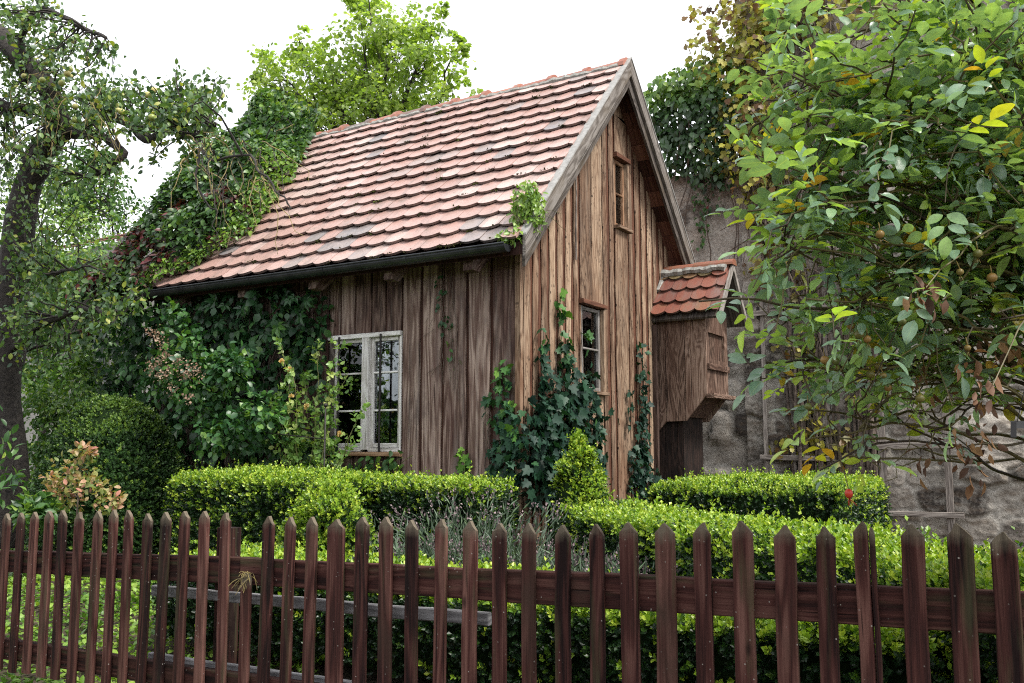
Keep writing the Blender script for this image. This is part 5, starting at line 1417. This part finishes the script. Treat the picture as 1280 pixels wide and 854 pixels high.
# ---- apple tree
def apple_tree():
    rng = np.random.default_rng(101); y = -1.0
    B = lambda px, py, dy=0: at(px, py, y + dy)
    base = B(8, 720); base = V(base[0] - .02, y, 0)
    t = thing('apple_tree', 'old gnarled apple tree with green apples with yellow lichen twigs beside the overgrown roof', 'tree', tuple(base))
    mb = MB(); s = np.dot(base - CAM, _fw) / FPX
    def br(pts, r0, r1, sd=8, w=.03, seed=1):
        pts = np.array(pts); tt = np.linspace(0, len(pts) - 1, len(pts) * 5)
        out = np.stack([np.interp(tt, np.arange(len(pts)), pts[:, i]) for i in range(3)], 1)
        out[1:-1] = (out[:-2] + out[1:-1] * 2 + out[2:]) / 4
        out = wiggle(out, w, seed, 7); rr = np.linspace(r0, r1, len(out)) * (1 + .22 * (vnoise(np.linspace(0, len(pts) * 3, len(out))[:, None] * V(1, 0, 0) + V(seed, 0, 0)) - .5))
        tube(mb, out, rr, sd); return out
    trunk = br([base, B(14, 600), B(5, 500), B(10, 440), B(12, 380), B(22, 300), B(32, 240), B(48, 195)], 22 * s, 17 * s, 12, .03, 1)
    L = []
    L.append(br([B(48, 195), B(75, 160, -.2), B(60, 110, -.3), B(20, 65, -.4), B(-30, 20, -.5)], 16 * s, 11 * s, 10, .04, 2))
    L.append(br([B(30, 105, -.4), B(26, 45, -.5), B(50, 8, -.6), B(95, 30, -.7), B(132, 47, -.8)], 5.5 * s, 1.8 * s, 7, .02, 3))
    L.append(br([B(45, 200), B(90, 165, .1), B(130, 145, .1), B(175, 155, -.1), B(190, 175, -.2), B(235, 150, -.4)], 7.5 * s, 2.6 * s, 9, .05, 4))
    L.append(br([B(135, 145), B(160, 152, -.2), B(185, 178, -.3), B(215, 158, -.5), B(250, 170, -.6), B(270, 155, -.8)], 6 * s, 2 * s, 8, .03, 5))
    L.append(br([B(90, 168), B(130, 170, -.3), B(158, 192, -.5), B(130, 215, -.6), B(105, 222, -.6)], 6 * s, 2.5 * s, 7, .02, 6))
    L.append(br([B(40, 140), B(-10, 130, -.3), B(-60, 135, -.4)], 10 * s, 6 * s, 8, .03, 7))
    L.append(br([B(230, 155, -.4), B(262, 200, -.9), B(310, 190, -1.1), B(350, 240, -1.3), B(362, 268, -1.35)], 1.5 * s, .6 * s, 6, .05, 8))
    L.append(br([B(250, 175, -.7), B(245, 235, -.9), B(270, 265, -1.0)], 1.6 * s, .6 * s, 5, .03, 9))
    L.append(br([B(10, 440), B(60, 400, -.3), B(110, 385, -.6), B(150, 395, -.7)], 5 * s, 1.5 * s, 6, .03, 10))
    L.append(br([B(20, 330), B(60, 345, -.4), B(110, 330, -.7)], 4 * s, 1.2 * s, 6, .03, 11))
    L.append(br([B(5, 470), B(30, 440, .3), B(70, 425, .4)], 4 * s, 1.2 * s, 6, .03, 12))
    allp = np.concatenate([l[len(l)//4:] for l in L])
    # twigs (some lichen-yellow)
    tw = MB(); tips = []
    def inblob(px, py, rx, ry, k, dy=-.3):
        for _ in range(k):
            a = rng.uniform(0, 6.28); r = math.sqrt(rng.random()); c = B(px + rx * r * math.cos(a), py + ry * r * math.sin(a), dy + rng.normal(0, .35))
            d = np.linalg.norm(allp - c, axis=1); p0 = allp[np.argmin(d + rng.random(len(d)) * .25)]
            pts = wiggle(bez(p0, (p0 + c) / 2 + rng.normal(0, .10, 3) + V(0, 0, .06), c, 7), .05, rng.integers(999)); tube(tw, pts, np.linspace(.011, .003, 7), 4, rng.random(), cap=False)
            tips.append((pts, None))
    inblob(75, 105, 85, 55, 85); inblob(20, 20, 60, 40, 32, -.5); inblob(150, 130, 95, 45, 75); inblob(225, 120, 55, 32, 30, -.5); inblob(25, 200, 60, 60, 42); inblob(50, 270, 70, 60, 22); inblob(190, 190, 70, 30, 8, -.6); inblob(255, 105, 30, 18, 8, -.6)
    inblob(60, 400, 90, 60, 46, -.4); inblob(130, 370, 60, 45, 18, -.6); inblob(20, 340, 50, 60, 24)
    nleaf = []
    for pts, _ in tips:
        k = rng.integers(18, 32); i = rng.uniform(2.2, 6, k); f = np.stack([np.interp(i, np.arange(7), pts[:, q]) for q in range(3)], 1); nleaf.append(f + rng.normal(0, .05, (k, 3)))
    # drooping bare twigs over the roof
    for k in range(46):
        a = B(rng.uniform(225, 340), rng.uniform(165, 240), -1.0 + rng.normal(0, .2)); dirn = V(rng.uniform(-.1, .55), rng.normal(-.1, .1), rng.uniform(-.65, .1))
        bare = MB(); tube(bare, wiggle(bez(a, a + dirn * .4 + V(0, 0, .1), a + dirn, 8), .07, k + 40), np.linspace(.0055, .0018, 8), 4)
        build('lichen_twig', bare, BARKG if k % 3 else BARK, t)
    for k in range(34):
        a = B(rng.uniform(0, 150), rng.uniform(90, 200), -.6 + rng.normal(0, .2)); dirn = V(rng.uniform(-.1, .45), rng.normal(-.1, .1), rng.uniform(-.7, .1))
        bare = MB(); tube(bare, wiggle(bez(a, a + dirn * .4 + V(0, 0, .1), a + dirn, 8), .07, k + 80), np.linspace(.006, .0022, 8), 4)
        build('lichen_twig', bare, BARKG, t)
    P = np.concatenate(nleaf); n = len(P)
    leaves('crown', P, V(0, 0, -.4) + rng.normal(0, .6, (n, 3)), V(0, 0, .6) + rng.normal(0, .6, (n, 3)), rng.uniform(.04, .078, n), np.clip(rng.normal(.5, .26, n), 0, 1), 'oval', APPLE, t, 1.05)
    build('trunk', mb, BARK, t, smooth=True)
    build('twig', tw, BARK, t)
    for (px, py, dy) in ((57, 78, -.5), (87, 87, -.5), (66, 43, -.5), (92, 52, -.5), (53, 100, -.5), (41, 110, -.5), (77, 104, -.5), (94, 133, -.5), (94, 150, -.5), (148, 138, -.5), (185, 119, -.6), (190, 147, -.6), (192, 113, -.6), (110, 74, -.5), (88, 96, -.5), (152, 140, -.5), (84, 92, -.55), (30, 95, -.5)):
        m = MB(); c = B(px, py, dy - .1); sphere(m, c, rng.uniform(.028, .038), 12, 8, .9, rng.random(), .12)
        tube(m, [c + V(0, 0, .03), c + V(.004, 0, .062)], .0025, 4); build('apple', m, APPLEF, t, smooth=True)
apple_tree()

# ------------------------------------------------------------------ yellow rose with support, by the window
def yellow_rose():
    rng = np.random.default_rng(111); y = -.45
    B = lambda px, py, dy=0: at(px, py, y + dy)
    root = B(382, 640); root[2] = 0
    t = thing('rose_bush', 'slender yellow rose with pale green leaves beside the white window', 'rose', (root[0], y, 0))
    mb = MB(); P = []; A = []
    tips = [(352, 432), (362, 470), (345, 500), (400, 440), (425, 432), (432, 470), (380, 480), (395, 510), (405, 545), (420, 560), (452, 520), (345, 545), (370, 540), (415, 500), (440, 540), (330, 520)]
    for k, (px, py) in enumerate(tips):
        e = B(px, py, rng.normal(0, .1)); pts = wiggle(bez(root + rng.normal(0, .04, 3) * V(1, 1, 0), root * .6 + e * .4 + V(0, 0, .25), e, 14), .06, k, 4); tube(mb, pts, np.linspace(.008, .0025, 14), 5)
        if k in (14, 15): continue
        for q in range(4, 14):
            for _ in range(4):
                if rng.random() < .8: P.append(pts[q]); A.append(nrm(pts[min(q+1, 13)] - pts[q-1]) * .4 + rng.normal(0, .6, 3))
    build('cane', mb, GCANE, t)
    P2, T, Nn, S, tt = sprigs(rng, np.array(P), np.array(A), .10, 5, .052, 1.1, tint=rng.normal(.5, .25, len(P)))
    leaves('foliage', P2, T, Nn + V(0, 0, .6), S, tt, 'oval', ROSEB, t, 1.15)
    for (px, py) in ((352, 452), (364, 496), (383, 508), (425, 543), (362, 462)):
        c = B(px, py, -.12); n = 26; d = rdir(rng, n); leaves('bloom', c + d * .006, d + V(0, 0, .5), np.cross(d, rdir(rng, n)), rng.uniform(.018, .032, n), rng.random(n), 'dia', PETAL, t, 2.0)
    s = thing('plant_support', 'thin black iron plant support with ball finial and cross rod beside the rose', 'plant stake', tuple(B(407, 640, -.2) * V(1, 1, 0)))
    a = B(407, 508, -.2); m = MB(); tube(m, [(a[0], a[1], 0), tuple(a)], .008, 8); sphere(m, a + V(0, 0, .01), .02, 10, 8); build('stake', m, IRON, s, smooth=True)
    m = MB(); b = B(332, 541, -.25); c = B(407, 549, -.2); tube(m, [b, c], .006, 6); build('cross_rod', m, IRON, s)
yellow_rose()

# ------------------------------------------------------------------ big rose bush, right foreground
def big_rose():
    rng = np.random.default_rng(121)
    root = atd(1560, 900, 3.5); root[2] = -.1
    t = thing('rose_bush', 'large arching rose bush with hips and bluish leaves at the right foreground', 'rose', tuple(root))
    cane = MB(); twig = MB()
    LP = []; LA = []; LT = []; LS = []
    hips = []; dry = []; twp = []
    tips = []
    # (px, py, depth, leafy 0..1)
    for a in ((930, 268, 2.6, 1), (955, 150, 2.7, 1), (965, 110, 2.6, 1), (1010, 125, 2.5, 1), (975, 245, 2.5, 1), (1020, 300, 2.5, 1), (1055, 115, 2.5, 1), (1000, 180, 2.6, 1), (1060, 60, 2.5, 1), (965, 340, 2.6, 1), (1000, 400, 2.5, .9), (985, 85, 2.8, 1), (1035, 20, 2.7, 1), (1100, -10, 2.6, 1), (1180, -20, 2.6, 1), (1260, 10, 2.5, 1), (960, 210, 2.5, 1), (1000, 320, 2.5, .9), (1045, 250, 2.4, 1), (1100, 160, 2.4, 1), (1160, 90, 2.5, 1), (1230, 80, 2.4, 1), (1270, 160, 2.4, 1), (1200, 190, 2.5, .9), (1140, 230, 2.6, .9),
              (865, 385, 2.55, .8), (955, 300, 2.8, .8), (945, 470, 2.7, .8), (985, 400, 2.7, .9), (1010, 470, 2.6, .8), (1040, 380, 2.5, .7), (1080, 330, 2.6, .6), (1010, 550, 2.8, .7), (1060, 580, 2.9, .5), (1040, 470, 2.8, .7), (1095, 420, 2.7, .6), (975, 520, 2.8, .6), (1030, 570, 2.8, .5), (1080, 520, 2.7, .55), (1130, 440, 2.6, .5), (1150, 530, 2.8, .15), (1200, 560, 2.7, .1), (1230, 500, 2.6, .12), (1190, 420, 2.6, .2), (1250, 400, 2.5, .15), (1270, 300, 2.5, .4), (1200, 310, 2.6, .35), (1120, 300, 2.8, .6), (1260, 250, 2.7, .6), (1090, 80, 2.8, 1), (1150, 20, 2.9, 1), (1220, 140, 2.8, 1), (1020, 170, 2.7, 1), (1070, 200, 2.7, 1), (1000, 230, 2.7, 1), (1180, 260, 2.5, .6)):
        tips.append(a)
    def out_of_shape(p):
        d = p - CAM; z = np.dot(d, _fw); x = 640 + FPX * np.dot(d, _rt) / z; yy = 427 - FPX * np.dot(d, _up) / z
        lim = np.interp(yy, [-50, 0, 55, 75, 100, 140, 200, 270, 330, 365, 385, 400, 425, 480, 540, 600, 640, 700], [960, 950, 930, 905, 925, 940, 930, 930, 945, 930, 868, 880, 935, 935, 985, 1020, 1150, 1300])
        low = np.interp(x, [900, 1000, 1080, 1150, 1200, 1240, 1285, 1298, 1310], [620, 612, 628, 575, 570, 500, 460, 480, 900])
        return x < lim or yy > low
    def leafshoot(pts, leafy, k):
        n = len(pts)
        for q in range(n):
            if rng.random() < .80 * leafy and not out_of_shape(pts[q]):
                d = nrm(pts[min(q+1, n-1)] - pts[max(q-1, 0)])
                LP.append(pts[q] + rng.normal(0, .01, 3)); LA.append(d * .55 + rng.normal(0, .65, 3) + V(0, 0, .1)); LS.append(rng.uniform(.036, .060))
                LT.append(np.clip(rng.normal(.36, .22), 0, .86) if rng.random() < .965 else rng.uniform(.84, 1))
    for k, (px, py, d, leafy) in enumerate(tips):
        e = atd(px, py, d)
        ex = 1400 + rng.uniform(-60, 120); ey = py * .75 + 140 + rng.normal(0, 50)
        m1 = atd(ex, ey, d + rng.uniform(.2, .7)); pts = bez(root + rng.normal(0, .1, 3) * V(1, 1, 0), m1 + V(0, 0, -.1), m1 * .45 + e * .55 + V(0, 0, .12 + rng.normal(0, .08)), 34, e)
        pts = wiggle(pts, .06, k + 500, 6); tube(cane, pts, np.linspace(.011, .0028, 34), 6, rng.random())
        leafshoot(pts[12:], leafy, k)
        if leafy < .65: twp += [q for q in pts[14:]]
        ns = int(5 + 5 * leafy)
        for s in range(ns):
            i = rng.integers(17, 33); b0 = pts[i]; dd = nrm(pts[i] - pts[i-1]); L = rng.uniform(.15, .42)
            tip = b0 + dd * L * .6 + rng.normal(0, .55, 3) * L + V(0, 0, -.05)
            if out_of_shape(tip) or out_of_shape(b0): continue
            sp = wiggle(bez(b0, b0 + dd * L * .4 + V(0, 0, .04), tip, 8), .03, k * 20 + s); tube(twig, sp, np.linspace(.0045, .0016, 8), 4, rng.random(), cap=False)
            leafshoot(sp[2:], leafy * .9, k)
            if leafy < .75 and rng.random() < .16: hips.append(sp[-1])
            if leafy < .5 and rng.random() < .38: dry.append(sp[-1] + rng.normal(0, .01, 3))
    for px, py, d in ((1104, 470, 2.55), (1088, 468, 2.6), (1110, 485, 2.6), (1075, 610, 2.6), (1045, 452, 2.6), (1098, 458, 2.6), (1150, 498, 2.5), (1100, 293, 2.4), (1222, 317, 2.4), (1200, 340, 2.4), (1240, 347, 2.4), (1147, 380, 2.4), (1128, 402, 2.4), (1074, 418, 2.5), (1084, 424, 2.5), (1117, 577, 2.7), (1031, 450, 2.6), (1010, 508, 2.6)):
        hips.append(atd(px, py, d))
    twp = np.array(twp)
    for k in range(150):
        p0 = twp[rng.integers(len(twp))]; L = rng.uniform(.12, .38)
        d = _rt * rng.uniform(-1, .2) + V(0, 0, 1) * rng.uniform(-.6, .35) + rng.normal(0, .25, 3)
        if out_of_shape(p0 + d * L): continue
        tube(twig, wiggle(bez(p0, p0 + d * L * .5 + V(0, 0, .05), p0 + d * L, 8), .04, k + 900), np.linspace(.0034, .0013, 8), 4, rng.random(), cap=False)
    h = atd(1061, 617, 2.75); tube(twig, wiggle(bez(h + V(0, 0, .012), h + V(-.02, 0, .15), atd(1040, 520, 2.75), 8), .02, 5), .0016, 4)
    build('cane', cane, CANE, t, smooth=True); build('side_shoot', twig, CANE, t)
    # compound leaves: rachis with 5-7 leaflets
    LP, LA, LS, LT = map(np.array, (LP, LA, LS, LT)); m = len(LP); A = nrm(LA)
    ref = np.where(np.abs(A[:, 2:3]) < .85, V(0, 0, 1), V(1, 0, 0)); X = nrm(np.cross(A, ref)); Yn = np.cross(X, A)
    up = np.where(Yn[:, 2:3] < 0, -Yn, Yn)
    P, T, Nn, S, TT = [], [], [], [], []
    for (tpos, side) in ((.35, 1), (.35, -1), (.72, 1), (.72, -1), (1.0, 0)):
        pos = A * (tpos * LS * 1.75)[:, None] + X * (side * .004) - V(0, 0, 1) * (tpos ** 2 * LS * .25)[:, None]
        P.append(LP + pos); T.append((A * .55 + X * side if side else A) + rng.normal(0, .16, (m, 3)) - V(0, 0, .15)); Nn.append(up + rng.normal(0, .28, (m, 3)))
        S.append(LS * rng.uniform(.85, 1.2, m) * (1.15 if side == 0 else .95)); TT.append(np.clip(LT + rng.normal(0, .07, m), 0, 1))
    leaves('foliage', np.concatenate(P), np.concatenate(T), np.concatenate(Nn), np.concatenate(S), np.concatenate(TT), 'ovate', ROSE, t, np.clip(rng.normal(1.0, .12), .8, 1.2))
    # dried leaves
    if dry:
        D = np.repeat(np.array(dry), 9, 0) + rng.normal(0, .022, (len(dry) * 9, 3)) - V(0, 0, 1) * rng.random((len(dry) * 9, 1)) * .06
        for c in ((1210, 540), (1222, 560), (1200, 555), (1215, 520), (1268, 440), (1255, 430), (1240, 410)):
            D = np.concatenate([D, atd(c[0], c[1], 2.65) + rng.normal(0, .035, (13, 3)) * V(1, 1, 1.6)])
        n = len(D); leaves('withered_leaf', D, V(0, 0, -1) + rng.normal(0, .5, (n, 3)), rdir(rng, n), rng.uniform(.02, .05, n), rng.random(n), 'oval', DRY, t, .8)['kind'] = 'stuff'
    hips = [h for h in hips if (lambda d: 427 - FPX * np.dot(d, _up) / np.dot(d, _fw) < 570)(h - CAM)]
    for k, h in enumerate(hips[:90]):
        mb = MB(); r = rng.uniform(.008, .0135); sphere(mb, h, r, 10, 7, .95, rng.random())
        tube(mb, [h + V(0, 0, r * .8), h + V(rng.normal(0, .004), 0, r + .02)], .0016, 4)
        for q in range(4): tube(mb, [h - V(0, 0, r * .9), h - V(rng.normal(0, .007), rng.normal(0, .007), r + .014)], .0011, 3)
        build('rose_hip', mb, HIP, t, smooth=True)
    mb = MB(); h = atd(1061, 617, 2.75); sphere(mb, h, .0125, 10, 7, 1.15)
    for q in range(5): tube(mb, [h - V(0, 0, .012), h - V(rng.normal(0, .012), rng.normal(0, .01), .035)], .0012, 3)
    o = build('rose_hip', mb, HIPR, t, smooth=True); o['label'] = 'single ripe red hip'
    # black tag
    c = atd(1272, 537, 2.45)
    k = MB(); e = _rt; 
    for (ctr, wd, hg, tl) in ((c + e * -.012, .016, .042, .05), (c + e * .012 + V(0, 0, .014), .042, .022, -.45)):
        plank(k, ctr - V(0, 0, hg / 2), nrm(V(tl, 0, 1)), nrm(e), V(0, -1, 0), hg, wd, .002, 1, ch=.0004)
    tube(k, [c + V(0, 0, .02), c + V(.02, 0, .10)], .0012, 4)
    tag(build('plant_tag', k, BLACKP, loc=tuple(c)), 'small black strap tag hanging from a rose cane at the right edge', 'plant tag')
big_rose()

def lane_hedge():
    rng = np.random.default_rng(7); nx, nz = 120, 14; vs = []
    for j in range(nz):
        for i in range(nx):
            x = -45 + 60 * i / (nx - 1); f = j / (nz - 1)
            p = V(x, -21 - 1.6 * (f > .95), f * 2.9 - .4 if f < .95 else 2.5)
            q = vnoise(p * .9) + .6 * vnoise(p * 2.6)
            vs.append((x, p[1] + q * .9, p[2] + (q * .8 if f > .5 else 0)))
    mb = MB(); mb.add(vs, [(j*nx + i, j*nx + i + 1, (j+1)*nx + i + 1, (j+1)*nx + i) for j in range(nz - 1) for i in range(nx - 1)])
    tag(build('lane_hedge', mb, CORE, smooth=True), 'dark mass of hedge across the lane, mirrored in the window panes', 'hedge', kind='stuff')
lane_hedge()

# ------------------------------------------------------------------ far left wall with tiled coping
def far_wall():
    y = 8.2; mb = MB(); a = at(-80, 330, y); b = at(250, 330, y); top = at(62, 318, y)[2]
    t = thing('boundary_wall', 'pale plastered wall with red tile coping far left behind the shrubs', 'wall', ((a[0] + b[0]) / 2, y, 0))
    box(mb, (a[0] - 3, y, -.1), (b[0], y + .3, top)); build('plaster_face', mb, simple_mat('pale_plaster', (0.26, 0.25, 0.23), (0.40, 0.385, 0.36), 3, .9), t)
    m = MB(); rng = np.random.default_rng(5); tiles(m, V(a[0] - 3, y - .08, top), V(1, 0, 0), nrm(V(0, 1, .8)), nrm(V(0, -.8, 1)), b[0] - a[0] + 3, .34, .18, .17, rng, 0); build('tile_coping', m, TILE2, t)
far_wall()

# ------------------------------------------------------------------ light, sky, camera
w = bpy.data.worlds.new('World'); sc.world = w; w.use_nodes = True; nt = w.node_tree; nt.nodes.clear()
out = nt.nodes.new('ShaderNodeOutputWorld'); bg = nt.nodes.new('ShaderNodeBackground')
sky = nt.nodes.new('ShaderNodeTexSky'); sky.sky_type = 'NISHITA'; sky.sun_disc = False
TS = nrm(V(.58, -.06, .80))
sky.sun_elevation = math.asin(TS[2]); sky.sun_rotation = math.atan2(TS[0], TS[1]); sky.air_density = 1.0; sky.dust_density = 4.0
hsv = nt.nodes.new('ShaderNodeHueSaturation'); hsv.inputs['Saturation'].default_value = .22
nt.links.new(sky.outputs[0], hsv.inputs['Color'])
cl = mixc(nt, .55, hsv.outputs[0], (9.0, 9.2, 9.6))        # thin bright overcast
nt.links.new(cl, bg.inputs['Color']); bg.inputs['Strength'].default_value = .10
nt.links.new(bg.outputs[0], out.inputs[0])
sd = bpy.data.lights.new('sun', 'SUN'); sd.energy = 2.1; sd.angle = rad(14); sd.color = (1, .95, .87)
so = bpy.data.objects.new('sun', sd); COL.objects.link(so)
from mathutils import Vector
so.rotation_euler = Vector(tuple(TS)).to_track_quat('Z', 'Y').to_euler(); so.location = (6, -3, 12)
cd = bpy.data.cameras.new('camera'); cam = bpy.data.objects.new('camera', cd); COL.objects.link(cam)
cd.sensor_width = 36; cd.sensor_fit = 'HORIZONTAL'; cd.lens = 36 * FPX / 1280; cd.clip_end = 500; cd.clip_start = .05
cam.location = tuple(CAM); cam.rotation_euler = (math.pi / 2 + PITCH, 0, YAW)
sc.camera = cam
sc.view_settings.view_transform = 'Standard'; sc.view_settings.look = 'None'; sc.view_settings.gamma = 1; sc.view_settings.use_curve_mapping = False
sc.view_settings.exposure = 1.35
sc.cycles.max_bounces = 8; sc.cycles.diffuse_bounces = 5; sc.cycles.glossy_bounces = 2; sc.cycles.transparent_max_bounces = 8
sc.cycles.use_denoising = False; sc.cycles.filter_width = 1.1; sc.cycles.sample_clamp_indirect = 4.0
